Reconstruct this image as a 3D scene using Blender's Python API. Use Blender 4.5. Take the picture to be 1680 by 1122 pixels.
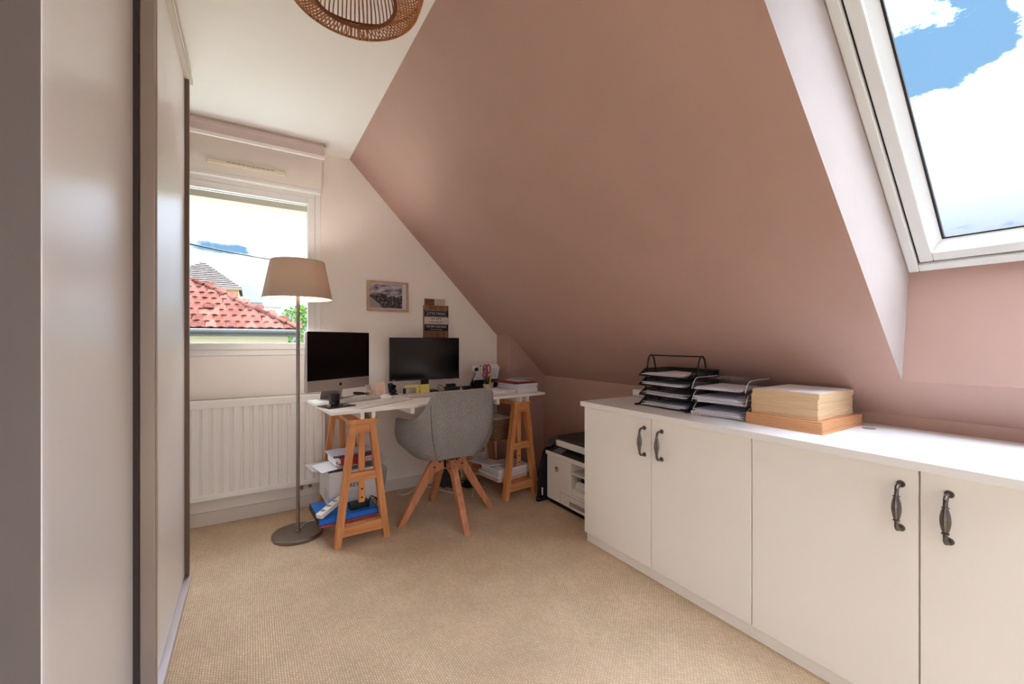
import bpy, bmesh, math, random
from mathutils import Vector, Matrix, Euler, noise
random.seed(7)
PI = math.pi
SC = bpy.context.scene
COL = SC.collection
for o in list(bpy.data.objects):
    bpy.data.objects.remove(o)

# ------------------------------------------------------------------ camera
cam_d = bpy.data.cameras.new('camera')
cam_d.sensor_width = 36.0
cam_d.lens = 36.0 * 685.0 / 1680.0
cam_d.clip_start = 0.02
cam_d.clip_end = 500
cam = bpy.data.objects.new('camera', cam_d)
COL.objects.link(cam)
cam.location = (0, 0, 1.17)
cam.rotation_euler = (PI / 2, 0, -math.radians(32.04))
SC.camera = cam

# ------------------------------------------------------------------ colour management
SC.view_settings.view_transform = 'Standard'
SC.view_settings.look = 'None'
SC.view_settings.gamma = 1.0
SC.view_settings.use_curve_mapping = False
SC.view_settings.exposure = 1.35
SC.cycles.max_bounces = 14
SC.cycles.diffuse_bounces = 10
SC.cycles.transparent_max_bounces = 16
SC.cycles.sample_clamp_indirect = 12.0

SKY_BLUE = (0.112, 0.222, 0.360)
CLOUD_HI = 2.1
CLOUD_LO = 0.75
HORIZON, ZENITH = 0.22, 7.5
CLOUD_TINT = (0.84, 0.98, 1.16)


def lin(c):
    return tuple((v / 12.92 if v <= 0.04045 else ((v + 0.055) / 1.055) ** 2.4) for v in (x / 255.0 for x in c))


# ------------------------------------------------------------------ world: broken bright cloud over blue
def make_world():
    w = bpy.data.worlds.new('sky')
    SC.world = w
    w.use_nodes = True
    n, l = w.node_tree.nodes, w.node_tree.links
    n.clear()

    def nd(t, **k):
        x = n.new(t)
        for a, b in k.items():
            setattr(x, a, b)
        return x

    def math_(op, a, b=None, c=None):
        m = nd('ShaderNodeMath', operation=op)
        for i, v in enumerate((a, b, c)):
            if v is None:
                continue
            if isinstance(v, (int, float)):
                m.inputs[i].default_value = v
            else:
                l.new(v, m.inputs[i])
        return m.outputs[0]
    tc = nd('ShaderNodeTexCoord')
    d = tc.outputs['Generated']
    # big billows plus a finer layer
    n1 = nd('ShaderNodeTexNoise')
    n1.inputs['Scale'].default_value = 2.6
    n1.inputs['Detail'].default_value = 12
    n1.inputs['Roughness'].default_value = 0.62
    mp = nd('ShaderNodeMapping')
    mp.inputs['Location'].default_value = (3.1, 1.7, 0.4)
    mp.inputs['Scale'].default_value = (1, 1, 1.9)
    l.new(d, mp.inputs[0])
    l.new(mp.outputs[0], n1.inputs[0])
    dens = n1.outputs['Fac']

    def gap(direction, near, far, amount, flat=1.0):
        # a hole in the cloud around one compass direction
        v = nd('ShaderNodeVectorMath', operation='DISTANCE')
        sq = nd('ShaderNodeVectorMath', operation='MULTIPLY')
        l.new(d, sq.inputs[0])
        sq.inputs[1].default_value = (1, 1, flat)
        l.new(sq.outputs[0], v.inputs[0])
        c = Vector(direction).normalized()
        v.inputs[1].default_value = (c.x, c.y, c.z * flat)
        mr = nd('ShaderNodeMapRange', interpolation_type='SMOOTHSTEP')
        mr.inputs['From Min'].default_value = near
        mr.inputs['From Max'].default_value = far
        mr.inputs['To Min'].default_value = amount
        mr.inputs['To Max'].default_value = 0
        l.new(v.outputs['Value'], mr.inputs['Value'])
        return mr.outputs[0]
    g = gap((0.855, 0.190, 0.49), 0.04, 0.16, 0.45)
    g2 = gap((-0.0654, 0.9810, 0.1826), 0.02, 0.15, 0.42, 4.5)
    gs = math_('ADD', g, g2)
    dd = math_('SUBTRACT', math_('MULTIPLY_ADD', dens, 1.9, -0.165), gs)
    cov = nd('ShaderNodeMapRange', interpolation_type='SMOOTHSTEP')
    cov.inputs['From Min'].default_value = 0.40
    cov.inputs['From Max'].default_value = 0.485
    l.new(dd, cov.inputs['Value'])
    # brightness inside the cloud
    n2 = nd('ShaderNodeTexNoise')
    n2.inputs['Scale'].default_value = 3.4
    n2.inputs['Detail'].default_value = 5
    l.new(mp.outputs[0], n2.inputs[0])
    br = nd('ShaderNodeMapRange')
    br.inputs['From Min'].default_value = 0.38
    br.inputs['From Max'].default_value = 0.62
    br.inputs['To Min'].default_value = CLOUD_LO
    br.inputs['To Max'].default_value = CLOUD_HI
    l.new(n2.outputs['Fac'], br.inputs['Value'])
    # overcast skies brighten towards the zenith
    sep = nd('ShaderNodeSeparateXYZ')
    l.new(d, sep.inputs[0])
    up = math_('MAXIMUM', sep.outputs[2], 0.0)
    el = math_('MULTIPLY_ADD', math_('MULTIPLY', up, up), ZENITH, HORIZON)
    brz = math_('MULTIPLY', br.outputs[0], el)
    cl = nd('ShaderNodeVectorMath', operation='SCALE')
    cl.inputs[0].default_value = CLOUD_TINT
    l.new(brz, cl.inputs['Scale'])
    mix = nd('ShaderNodeMix', data_type='RGBA')
    l.new(cov.outputs[0], mix.inputs['Factor'])
    mix.inputs['A'].default_value = (*SKY_BLUE, 1)
    l.new(cl.outputs[0], mix.inputs['B'])
    bg = nd('ShaderNodeBackground')
    l.new(mix.outputs['Result'], bg.inputs['Color'])
    out = nd('ShaderNodeOutputWorld')
    l.new(bg.outputs[0], out.inputs[0])


make_world()

# sun added to lift the room by bounce; its patches fall out of view
sun_d = bpy.data.lights.new('sun', 'SUN')
sun_d.energy = 6.0
sun_d.color = (0.87, 0.98, 1.10)
sun_d.angle = math.radians(1.5)
sun = bpy.data.objects.new('sun', sun_d)
COL.objects.link(sun)
sun.rotation_euler = Vector((0.55, 0.45, 0.70)).to_track_quat('Z', 'Y').to_euler()


# ------------------------------------------------------------------ materials
MATS = {}


def M(name, col=(200, 200, 200), rough=0.6, metal=0.0, bump=None, var=None, spec=0.5, trans=0.0, alpha=1.0, ior=1.45,
      emit=0.0, coat=0.0):
    """principled material; bump=(scale,strength,dist); var=(scale,amount) brightness mottling"""
    if name in MATS:
        return MATS[name]
    m = bpy.data.materials.new(name)
    m.use_nodes = True
    nt = m.node_tree
    p = nt.nodes['Principled BSDF']
    c = lin(col)
    p.inputs['Base Color'].default_value = (*c, 1)
    p.inputs['Roughness'].default_value = rough
    p.inputs['Metallic'].default_value = metal
    p.inputs['Specular IOR Level'].default_value = spec
    p.inputs['Transmission Weight'].default_value = trans
    p.inputs['IOR'].default_value = ior
    p.inputs['Alpha'].default_value = alpha
    p.inputs['Coat Weight'].default_value = coat
    if emit:
        p.inputs['Emission Color'].default_value = (*c, 1)
        p.inputs['Emission Strength'].default_value = emit
    tc = nt.nodes.new('ShaderNodeTexCoord')
    if var:
        t = nt.nodes.new('ShaderNodeTexNoise')
        t.inputs['Scale'].default_value = var[0]
        t.inputs['Detail'].default_value = 4
        nt.links.new(tc.outputs['Object'], t.inputs[0])
        mr = nt.nodes.new('ShaderNodeMapRange')
        mr.inputs['From Min'].default_value = 0.3
        mr.inputs['From Max'].default_value = 0.7
        mr.inputs['To Min'].default_value = 1 - var[1]
        mr.inputs['To Max'].default_value = 1 + var[1]
        nt.links.new(t.outputs['Fac'], mr.inputs[0])
        s = nt.nodes.new('ShaderNodeVectorMath')
        s.operation = 'SCALE'
        s.inputs[0].default_value = c
        nt.links.new(mr.outputs[0], s.inputs['Scale'])
        nt.links.new(s.outputs[0], p.inputs['Base Color'])
    if bump:
        t = nt.nodes.new('ShaderNodeTexNoise')
        t.inputs['Scale'].default_value = bump[0]
        t.inputs['Detail'].default_value = 3
        nt.links.new(tc.outputs['Object'], t.inputs[0])
        b = nt.nodes.new('ShaderNodeBump')
        b.inputs['Strength'].default_value = bump[1]
        b.inputs['Distance'].default_value = bump[2]
        nt.links.new(t.outputs['Fac'], b.inputs['Height'])
        nt.links.new(b.outputs[0], p.inputs['Normal'])
    MATS[name] = m
    return m


def mat_wood(name, c1, c2, rough=0.5, scale=(60, 60, 3)):
    m = M(name, c1, rough)
    nt = m.node_tree
    p = nt.nodes['Principled BSDF']
    tc = nt.nodes.new('ShaderNodeTexCoord')
    mp = nt.nodes.new('ShaderNodeMapping')
    mp.inputs['Scale'].default_value = scale
    t = nt.nodes.new('ShaderNodeTexNoise')
    t.inputs['Scale'].default_value = 1.0
    t.inputs['Detail'].default_value = 5
    t.inputs['Distortion'].default_value = 0.6
    r = nt.nodes.new('ShaderNodeValToRGB')
    r.color_ramp.elements[0].color = (*lin(c2), 1)
    r.color_ramp.elements[1].color = (*lin(c1), 1)
    r.color_ramp.elements[0].position = 0.32
    r.color_ramp.elements[1].position = 0.62
    nt.links.new(tc.outputs['Object'], mp.inputs[0])
    nt.links.new(mp.outputs[0], t.inputs[0])
    nt.links.new(t.outputs['Fac'], r.inputs[0])
    nt.links.new(r.outputs[0], p.inputs['Base Color'])
    return m


def mat_carpet():
    m = M('carpet_loop', (196, 170, 140), 0.95, spec=0.15)
    nt = m.node_tree
    p = nt.nodes['Principled BSDF']
    tc = nt.nodes.new('ShaderNodeTexCoord')
    mp = nt.nodes.new('ShaderNodeMapping')
    mp.inputs['Rotation'].default_value = (0, 0, PI / 2)
    nz = nt.nodes.new('ShaderNodeTexNoise')
    nz.inputs['Scale'].default_value = 60
    add = nt.nodes.new('ShaderNodeMixRGB')
    add.blend_type = 'ADD'
    add.inputs[0].default_value = 0.004
    br = nt.nodes.new('ShaderNodeTexBrick')
    br.inputs['Scale'].default_value = 1.0
    br.inputs['Brick Width'].default_value = 0.0135
    br.inputs['Row Height'].default_value = 0.0085
    br.inputs['Mortar Size'].default_value = 0.0016
    br.inputs['Mortar Smooth'].default_value = 1.0
    br.inputs['Color1'].default_value = (*lin((232, 209, 179)), 1)
    br.inputs['Color2'].default_value = (*lin((218, 193, 162)), 1)
    br.inputs['Mortar'].default_value = (*lin((190, 161, 130)), 1)
    nt.links.new(tc.outputs['Object'], mp.inputs[0])
    nt.links.new(tc.outputs['Object'], nz.inputs[0])
    nt.links.new(mp.outputs[0], add.inputs[1])
    nt.links.new(nz.outputs['Color'], add.inputs[2])
    nt.links.new(add.outputs[0], br.inputs[0])
    big = nt.nodes.new('ShaderNodeTexNoise')
    big.inputs['Scale'].default_value = 5
    big.inputs['Detail'].default_value = 6
    nt.links.new(tc.outputs['Object'], big.inputs[0])
    mr = nt.nodes.new('ShaderNodeMapRange')
    mr.inputs['From Min'].default_value = 0.3
    mr.inputs['From Max'].default_value = 0.7
    mr.inputs['To Min'].default_value = 0.90
    mr.inputs['To Max'].default_value = 1.06
    nt.links.new(big.outputs['Fac'], mr.inputs[0])
    s = nt.nodes.new('ShaderNodeVectorMath')
    s.operation = 'SCALE'
    nt.links.new(br.outputs['Color'], s.inputs[0])
    nt.links.new(mr.outputs[0], s.inputs['Scale'])
    nt.links.new(s.outputs[0], p.inputs['Base Color'])
    b = nt.nodes.new('ShaderNodeBump')
    b.invert = True
    b.inputs['Strength'].default_value = 0.8
    b.inputs['Distance'].default_value = 0.0022
    nt.links.new(br.outputs['Fac'], b.inputs['Height'])
    nt.links.new(b.outputs[0], p.inputs['Normal'])
    return m


def mat_fabric(name, c1, c2, scale=400):
    m = M(name, c1, 0.9, spec=0.2)
    nt = m.node_tree
    p = nt.nodes['Principled BSDF']
    tc = nt.nodes.new('ShaderNodeTexCoord')
    t = nt.nodes.new('ShaderNodeTexNoise')
    t.inputs['Scale'].default_value = scale
    t.inputs['Detail'].default_value = 2
    r = nt.nodes.new('ShaderNodeValToRGB')
    r.color_ramp.elements[0].color = (*lin(c2), 1)
    r.color_ramp.elements[1].color = (*lin(c1), 1)
    r.color_ramp.elements[0].position = 0.36
    r.color_ramp.elements[1].position = 0.64
    b = nt.nodes.new('ShaderNodeBump')
    b.inputs['Strength'].default_value = 0.3
    b.inputs['Distance'].default_value = 0.001
    nt.links.new(tc.outputs['Object'], t.inputs[0])
    nt.links.new(t.outputs['Fac'], r.inputs[0])
    nt.links.new(r.outputs[0], p.inputs['Base Color'])
    nt.links.new(t.outputs['Fac'], b.inputs['Height'])
    nt.links.new(b.outputs[0], p.inputs['Normal'])
    return m


def mat_glass(name, tint=(1, 1, 1), gloss=0.02):
    m = bpy.data.materials.new(name)
    m.use_nodes = True
    nt = m.node_tree
    nt.nodes.clear()
    tr = nt.nodes.new('ShaderNodeBsdfTransparent')
    tr.inputs[0].default_value = (*tint, 1)
    gl = nt.nodes.new('ShaderNodeBsdfGlossy')
    gl.inputs['Roughness'].default_value = 0.03
    fr = nt.nodes.new('ShaderNodeLayerWeight')
    fr.inputs[0].default_value = 0.5
    pw = nt.nodes.new('ShaderNodeMath')
    pw.operation = 'POWER'
    pw.inputs[1].default_value = 4.0
    mu = nt.nodes.new('ShaderNodeMath')
    mu.operation = 'MULTIPLY_ADD'
    mu.inputs[1].default_value = 0.5
    mu.inputs[2].default_value = gloss
    mx = nt.nodes.new('ShaderNodeMixShader')
    out = nt.nodes.new('ShaderNodeOutputMaterial')
    nt.links.new(fr.outputs['Facing'], pw.inputs[0])
    nt.links.new(pw.outputs[0], mu.inputs[0])
    nt.links.new(mu.outputs[0], mx.inputs[0])
    nt.links.new(tr.outputs[0], mx.inputs[1])
    nt.links.new(gl.outputs[0], mx.inputs[2])
    nt.links.new(mx.outputs[0], out.inputs[0])
    MATS[name] = m
    return m


W_WHITE = M('wall_cream_paint', (242, 234, 226), 0.85, bump=(180, 0.12, 0.002), var=(3, 0.015), spec=0.25)
W_CEIL = M('ceiling_white_paint', (242, 239, 234), 0.9, bump=(150, 0.1, 0.002), spec=0.2)
W_PINK = M('wall_dusty_pink_paint', (181, 148, 137), 0.62, bump=(120, 0.15, 0.002), var=(4, 0.03), spec=0.35)
W_REVEAL = M('reveal_pale_paint', (174, 161, 155), 0.75, bump=(90, 0.15, 0.002), var=(5, 0.035), spec=0.3)
CARPET = mat_carpet()
PVC = M('window_white_pvc', (236, 234, 230), 0.35)
PVC_G = M('skylight_white_lacquer', (222, 224, 222), 0.35)
SEAL = M('black_rubber_seal', (30, 30, 32), 0.7)
GLASS = mat_glass('clear_window_glass')
GLASS_T = mat_glass('faint_tint_glass', (0.97, 0.97, 0.97))  # slight grey tint added to dim the outdoor view through the pane
ACRYL = mat_glass('clear_acrylic', (0.955, 0.96, 0.97), 0.09)
LACQ = M('cabinet_white_melamine', (246, 244, 240), 0.42, bump=(300, 0.03, 0.001))
TOPM = M('worktop_white_laminate', (242, 242, 242), 0.3)
IRON = M('antique_pewter', (112, 106, 102), 0.34, metal=0.9, var=(60, 0.25))
PINE = mat_wood('trestle_pine', (220, 154, 98), (192, 122, 70), 0.5, (34, 34, 3.5))
PINE_H = mat_wood('trestle_pine_cross', (220, 154, 98), (192, 122, 70), 0.5, (3.5, 34, 34))
BEECH = mat_wood('chair_oak', (202, 138, 98), (176, 112, 74), 0.45, (40, 40, 4))
DESKW = M('desk_white_board', (240, 236, 230), 0.35)
GREYF = mat_fabric('chair_grey_weave', (164, 161, 160), (110, 108, 108))
BLACK = M('black_plastic', (22, 22, 23), 0.45)
BLACKM = M('black_wire_metal', (24, 23, 24), 0.4, metal=0.3)
SCREEN = M('dark_screen_glass', (5, 5, 6), 0.12, spec=0.5)
ALU = M('brushed_aluminium', (196, 190, 186), 0.36, metal=0.75)
ALU_L = M('anodised_door_profile', (178, 165, 154), 0.35, metal=0.55)
BRONZE = M('bronze_door_profile', (112, 94, 82), 0.4, metal=0.5)
PANEL = M('closet_satin_panel', (238, 237, 236), 0.27, spec=0.9, bump=(260, 0.03, 0.001))
PANEL_S = M('closet_panel_shade_toned', (112, 105, 102), 0.6, bump=(300, 0.08, 0.001))  # shade of facing away from the windows is put into this darker colour
STEEL = M('satin_nickel', (150, 140, 130), 0.32, metal=0.95)
WHITEP = M('white_plastic', (232, 229, 224), 0.4)
GREYP = M('grey_plastic', (150, 148, 147), 0.5)
PAPER = M('white_paper', (238, 236, 238), 0.8)
PAPER_B = M('bluish_paper', (214, 217, 232), 0.8)
CARDB = M('white_carton', (224, 222, 220), 0.6)
RED = M('red_card', (176, 32, 46), 0.5)
DARKRED = M('burgundy_card', (130, 28, 42), 0.5)
BLUE = M('blue_binder_cover', (20, 112, 210), 0.4)
YELL = M('yellow_notes', (226, 210, 120), 0.7)
PINKC = M('pale_pink_card', (218, 186, 172), 0.7)
GREEN = M('green_plastic', (50, 120, 60), 0.4)
INK = M('black_print_ink', (28, 27, 28), 0.7)
INKG = M('grey_print_ink', (130, 130, 136), 0.7)
CERAM = M('cream_ceramic', (222, 210, 190), 0.35)
KRAFT_D = mat_wood('kraft_dark_edges', (218, 164, 118), (200, 140, 94), 0.7, (6, 6, 700))
KRAFT_L = mat_wood('kraft_light_edges', (228, 198, 160), (206, 170, 130), 0.7, (6, 6, 700))
WICK = M('wicker_cane', (122, 88, 60), 0.7, var=(80, 0.3))
ROPE = M('jute_rope', (176, 118, 74), 0.85, var=(60, 0.25), bump=(400, 0.5, 0.002))
FRAMEW = mat_wood('picture_frame_oak', (198, 166, 134), (176, 140, 106), 0.5, (30, 30, 30))
SIGNW = mat_wood('sign_brown_board', (150, 108, 76), (116, 80, 56), 0.6, (50, 50, 5))
TILE = M('roof_red_clay', (98, 60, 51), 0.85, spec=0.0, var=(9, 0.3), bump=(40, 0.4, 0.01))
def vary_by_object(m, lo, hi):
    nt = m.node_tree
    p = nt.nodes['Principled BSDF']
    src = p.inputs['Base Color'].links[0].from_socket
    oi = nt.nodes.new('ShaderNodeObjectInfo')
    mr = nt.nodes.new('ShaderNodeMapRange')
    mr.inputs['To Min'].default_value, mr.inputs['To Max'].default_value = lo, hi
    nt.links.new(oi.outputs['Random'], mr.inputs[0])
    sc = nt.nodes.new('ShaderNodeVectorMath')
    sc.operation = 'SCALE'
    nt.links.new(src, sc.inputs[0])
    nt.links.new(mr.outputs[0], sc.inputs['Scale'])
    nt.links.new(sc.outputs[0], p.inputs['Base Color'])


vary_by_object(TILE, 0.6, 1.35)
SLATE = M('roof_grey_slate', (88, 80, 74), 0.8, spec=0.0, var=(6, 0.3))
YWALL = M('render_apricot', (196, 152, 100), 0.9, spec=0.0, var=(1.5, 0.05))
CWALL = M('render_cream', (206, 192, 164), 0.9, spec=0.0, var=(1.5, 0.05))
ZINC = M('roof_zinc', (130, 134, 140), 0.5, metal=0.3)
LEAF = M('tree_leaf', (84, 112, 46), 0.7, spec=0.0, var=(8, 0.35))
BARK = M('tree_bark', (90, 72, 58), 0.9)
LAWN = M('outdoor_ground', (120, 122, 104), 0.95, spec=0.0, var=(0.3, 0.2))
CABLE = M('black_cable', (30, 29, 30), 0.6)
WCABLE = M('white_cable', (222, 218, 212), 0.5)
SHADE = bpy.data.materials.new('lamp_linen_shade')


def mat_shade():
    m = SHADE
    m.use_nodes = True
    nt = m.node_tree
    nt.nodes.clear()
    d = nt.nodes.new('ShaderNodeBsdfDiffuse')
    d.inputs[0].default_value = (*lin((190, 177, 163)), 1)
    t = nt.nodes.new('ShaderNodeBsdfTranslucent')
    t.inputs[0].default_value = (*lin((226, 194, 164)), 1)
    mx = nt.nodes.new('ShaderNodeMixShader')
    mx.inputs[0].default_value = 0.13
    tc = nt.nodes.new('ShaderNodeTexCoord')
    nz = nt.nodes.new('ShaderNodeTexNoise')
    nz.inputs['Scale'].default_value = 260
    b = nt.nodes.new('ShaderNodeBump')
    b.inputs['Strength'].default_value = 0.35
    b.inputs['Distance'].default_value = 0.001
    out = nt.nodes.new('ShaderNodeOutputMaterial')
    nt.links.new(tc.outputs['Object'], nz.inputs[0])
    nt.links.new(nz.outputs['Fac'], b.inputs['Height'])
    nt.links.new(b.outputs[0], d.inputs['Normal'])
    nt.links.new(d.outputs[0], mx.inputs[1])
    nt.links.new(t.outputs[0], mx.inputs[2])
    nt.links.new(mx.outputs[0], out.inputs[0])


mat_shade()


# ------------------------------------------------------------------ geometry helpers
class B:
    """collects shapes for one mesh"""

    def __init__(self):
        self.bm = bmesh.new()

    def _xf(self, verts, mat):
        if mat is not None:
            bmesh.ops.transform(self.bm, matrix=mat, verts=verts)

    def box(self, c, s, rot=None, bev=0.0, seg=2):
        r = bmesh.ops.create_cube(self.bm, size=1.0)
        v = r['verts']
        bmesh.ops.scale(self.bm, vec=s, verts=v)
        if bev:
            e = list({e for x in v for e in x.link_edges})
            rb = bmesh.ops.bevel(self.bm, geom=e, offset=bev, segments=seg, affect='EDGES', profile=0.5)
            v = rb['verts']
            v = list({x for f in rb['faces'] for x in f.verts} | set(v))
        m = Matrix.Translation(Vector(c))
        if rot is not None:
            m = m @ (Euler(rot).to_matrix().to_4x4() if not isinstance(rot, Matrix) else rot)
        self._xf(v, m)
        return self

    def b2(self, a, b, bev=0.0, seg=2):
        return self.box([(x + y) / 2 for x, y in zip(a, b)], [abs(y - x) for x, y in zip(a, b)], None, bev, seg)

    def prism(self, pts, axis, lo, hi):
        """pts: 2D polygon in the two other axes (in xyz order) extruded along axis lo..hi"""
        def mk(p, t):
            q = list(p)
            q.insert(axis, t)
            return self.bm.verts.new(q)
        a = [mk(p, lo) for p in pts]
        b = [mk(p, hi) for p in pts]
        n = len(pts)
        fs = [self.bm.faces.new(a[::-1]), self.bm.faces.new(b)]
        for i in range(n):
            fs.append(self.bm.faces.new((a[i], a[(i + 1) % n], b[(i + 1) % n], b[i])))
        bmesh.ops.recalc_face_normals(self.bm, faces=fs)
        return self

    def quad(self, *ps):
        self.bm.faces.new([self.bm.verts.new(p) for p in ps])
        return self

    def cyl(self, p0, p1, r0, r1=None, n=20, cap=True):
        r1 = r0 if r1 is None else r1
        p0, p1 = Vector(p0), Vector(p1)
        d = p1 - p0
        r = bmesh.ops.create_cone(self.bm, cap_ends=cap, segments=n, radius1=r0, radius2=r1, depth=d.length)
        self._xf(r['verts'], Matrix.Translation((p0 + p1) / 2) @ d.to_track_quat('Z', 'Y').to_matrix().to_4x4())
        return self

    def tube(self, pts, r, n=8, closed=False):
        pts = [Vector(p) for p in pts]
        rings = []
        m = len(pts)
        up = Vector((0.13, 0.21, 0.97)).normalized()
        for i, p in enumerate(pts):
            if closed:
                t = pts[(i + 1) % m] - pts[i - 1]
            else:
                t = pts[min(i + 1, m - 1)] - pts[max(i - 1, 0)]
            t.normalize()
            a = t.cross(up)
            if a.length < 1e-3:
                a = t.cross(Vector((1, 0, 0)))
            a.normalize()
            b = t.cross(a)
            rr = r[i] if isinstance(r, (list, tuple)) else r
            rings.append([self.bm.verts.new(p + (a * math.cos(k * 2 * PI / n) + b * math.sin(k * 2 * PI / n)) * rr) for k in range(n)])
        fs = []
        for i in range(m if closed else m - 1):
            q, w = rings[i], rings[(i + 1) % m]
            for k in range(n):
                fs.append(self.bm.faces.new((q[k], q[(k + 1) % n], w[(k + 1) % n], w[k])))
        if not closed:
            fs.append(self.bm.faces.new(rings[0][::-1]))
            fs.append(self.bm.faces.new(rings[-1]))
        bmesh.ops.recalc_face_normals(self.bm, faces=fs)
        return self

    def lathe(self, prof, c=(0, 0, 0), n=32, rot=None):
        """prof: list of (r,z); open profile revolved about z"""
        rings = []
        mt = Matrix.Translation(Vector(c))
        if rot is not None:
            mt = mt @ (Euler(rot).to_matrix().to_4x4() if not isinstance(rot, Matrix) else rot)
        for r, z in prof:
            if r < 1e-6:
                rings.append([self.bm.verts.new(mt @ Vector((0, 0, z)))])
            else:
                rings.append([self.bm.verts.new(mt @ Vector((r * math.cos(k * 2 * PI / n), r * math.sin(k * 2 * PI / n), z))) for k in range(n)])
        fs = []
        for a, b in zip(rings, rings[1:]):
            for k in range(n):
                if len(a) == 1 and len(b) == 1:
                    continue
                if len(a) == 1:
                    fs.append(self.bm.faces.new((a[0], b[(k + 1) % n], b[k])))
                elif len(b) == 1:
                    fs.append(self.bm.faces.new((a[k], a[(k + 1) % n], b[0])))
                else:
                    fs.append(self.bm.faces.new((a[k], a[(k + 1) % n], b[(k + 1) % n], b[k])))
        bmesh.ops.recalc_face_normals(self.bm, faces=fs)
        return self

    def grid(self, rows, closed_u=False):
        vs = [[self.bm.verts.new(p) for p in row] for row in rows]
        fs = []
        for a, b in zip(vs, vs[1:]):
            n = len(a)
            for k in range(n if closed_u else n - 1):
                fs.append(self.bm.faces.new((a[k], a[(k + 1) % n], b[(k + 1) % n], b[k])))
        bmesh.ops.recalc_face_normals(self.bm, faces=fs)
        return self

    def mesh(self, mat, smooth=None):
        me = bpy.data.meshes.new('mesh')
        self.bm.to_mesh(me)
        self.bm.free()
        me.materials.append(mat)
        if smooth is not None:
            me.polygons.foreach_set('use_smooth', [True] * len(me.polygons))
            me.set_sharp_from_angle(angle=math.radians(smooth))
        return me


def obj(name, b, mat=None, parent=None, loc=None, rot=None, smooth=None):
    me = b.mesh(mat, smooth) if isinstance(b, B) else b
    o = bpy.data.objects.new(name, me)
    me.name = name
    COL.objects.link(o)
    if parent is not None:
        o.parent = parent
    if loc is not None:
        o.location = loc
    if rot is not None:
        o.rotation_euler = rot
    return o


def thing(name, label, cat, loc=(0, 0, 0), rot=(0, 0, 0), group=None):
    o = bpy.data.objects.new(name, None)
    o.empty_display_size = 0.05
    COL.objects.link(o)
    o.location = loc
    o.rotation_euler = rot if isinstance(rot, (tuple, list)) else (0, 0, rot)
    return tag(o, label, cat, group)


def tag(o, label, cat, group=None):
    o['label'] = label
    o['category'] = cat
    if group:
        o['group'] = group
    return o


def struct(name, b, mat, label=None, parent=None, smooth=None):
    o = obj(name, b, mat, parent, smooth=smooth)
    o['kind'] = 'structure'
    if label:
        o['label'] = label
    return o


def struct_root(name, label):
    o = bpy.data.objects.new(name, None)
    COL.objects.link(o)
    o['kind'] = 'structure'
    o['label'] = label
    return o


def text(s, size, mat, parent, m, name='lettering', align='CENTER', depth=0.0004, sx=1.0, shear=0.0):
    c = bpy.data.curves.new('t', 'FONT')
    c.body = s
    c.size = size
    c.align_x = align
    c.align_y = 'CENTER'
    c.extrude = depth
    c.shear = shear
    c.resolution_u = 3
    t = bpy.data.objects.new('t', c)
    COL.objects.link(t)
    dg = bpy.context.evaluated_depsgraph_get()
    me = bpy.data.meshes.new_from_object(t.evaluated_get(dg))
    bpy.data.objects.remove(t)
    me.transform(Matrix.Diagonal((sx, 1, 1, 1)))
    me.transform(m)
    me.materials.clear()
    me.materials.append(mat)
    return obj(name, me, parent=parent)


FACE_NEG_Y = Matrix.Rotation(PI / 2, 4, 'X')            # text plane facing -Y, reading along +X
FACE_NEG_X = Matrix.Rotation(-PI / 2, 4, 'Z') @ Matrix.Rotation(PI / 2, 4, 'X')   # facing -X, reading along -Y

# ------------------------------------------------------------------ room dimensions
YW = 3.29          # window wall
CEIL = 2.535
XK, ZK, SL = 2.248, 0.87, 1.026    # low side wall, its height, pitch of the slope
XL, YB = -1.0, -2.3                # far left wall, back wall
OFF = 0.415                        # vertical depth of the roof build-up


def xs(z):
    return XK - (z - ZK) / SL


def zsl(x, off=0.0):
    return ZK + off + (XK - x) * SL


XC = xs(CEIL)

# ------------------------------------------------------------------ floor, ceiling, walls
struct('floor', B().b2((XL - .2, YB - .2, -.15), (XK + .2, YW + .2, 0)), CARPET, 'beige ribbed loop carpet')
struct('ceiling', B().b2((XL - .2, YB - .2, CEIL), (XC + .02, YW + .2, CEIL + .2)), W_CEIL, 'flat off-white ceiling')

WX0, WX1, WZ0, WZ1 = -0.62, 0.43, 1.08, 2.232    # window hole
b = B()
b.b2((XL - .2, YW, 0), (WX0, YW + .26, CEIL))
b.b2((WX0, YW, 0), (WX1, YW + .26, WZ0))
b.b2((WX0, YW, WZ1), (WX1, YW + .26, CEIL))
b.prism([(WX1, 0), (XK + .2, 0), (XK + .2, zsl(XK + .2)), (XC, CEIL), (WX1, CEIL)], 1, YW, YW + .26)
struct('wall_window', b, W_WHITE, 'cream gable wall with the window')
# low side wall below the slope, boxed pier in the corner
struct('wall_knee', B().b2((XK, YB - .2, 0), (XK + .2, YW, ZK)), W_PINK, 'low dusty pink wall under the slope')
b = B()
b.prism([(1.896, 0), (XK, 0), (XK, ZK), (1.896, zsl(1.896))], 1, 3.05, YW)
struct('wall_pier', b, W_PINK, 'boxed dusty pink pier in the corner')
struct('wall_left', B().b2((XL - .2, YB - .2, 0), (XL, YW, CEIL)), W_WHITE, 'cream side wall behind the closet')
b = B()      # wall behind the camera; its wide glazed opening is added to brighten the room
BX0, BX1, BZ1 = -.92, 1.36, 2.36
b.b2((XL, YB - .2, 0), (BX0, YB, CEIL))
b.b2((BX1, YB - .2, 0), (XK, YB, CEIL))
b.b2((BX0, YB - .2, BZ1), (BX1, YB, CEIL))
struct('wall_back', b, W_WHITE, 'cream wall with a wide glazed opening added for daylight')

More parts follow.
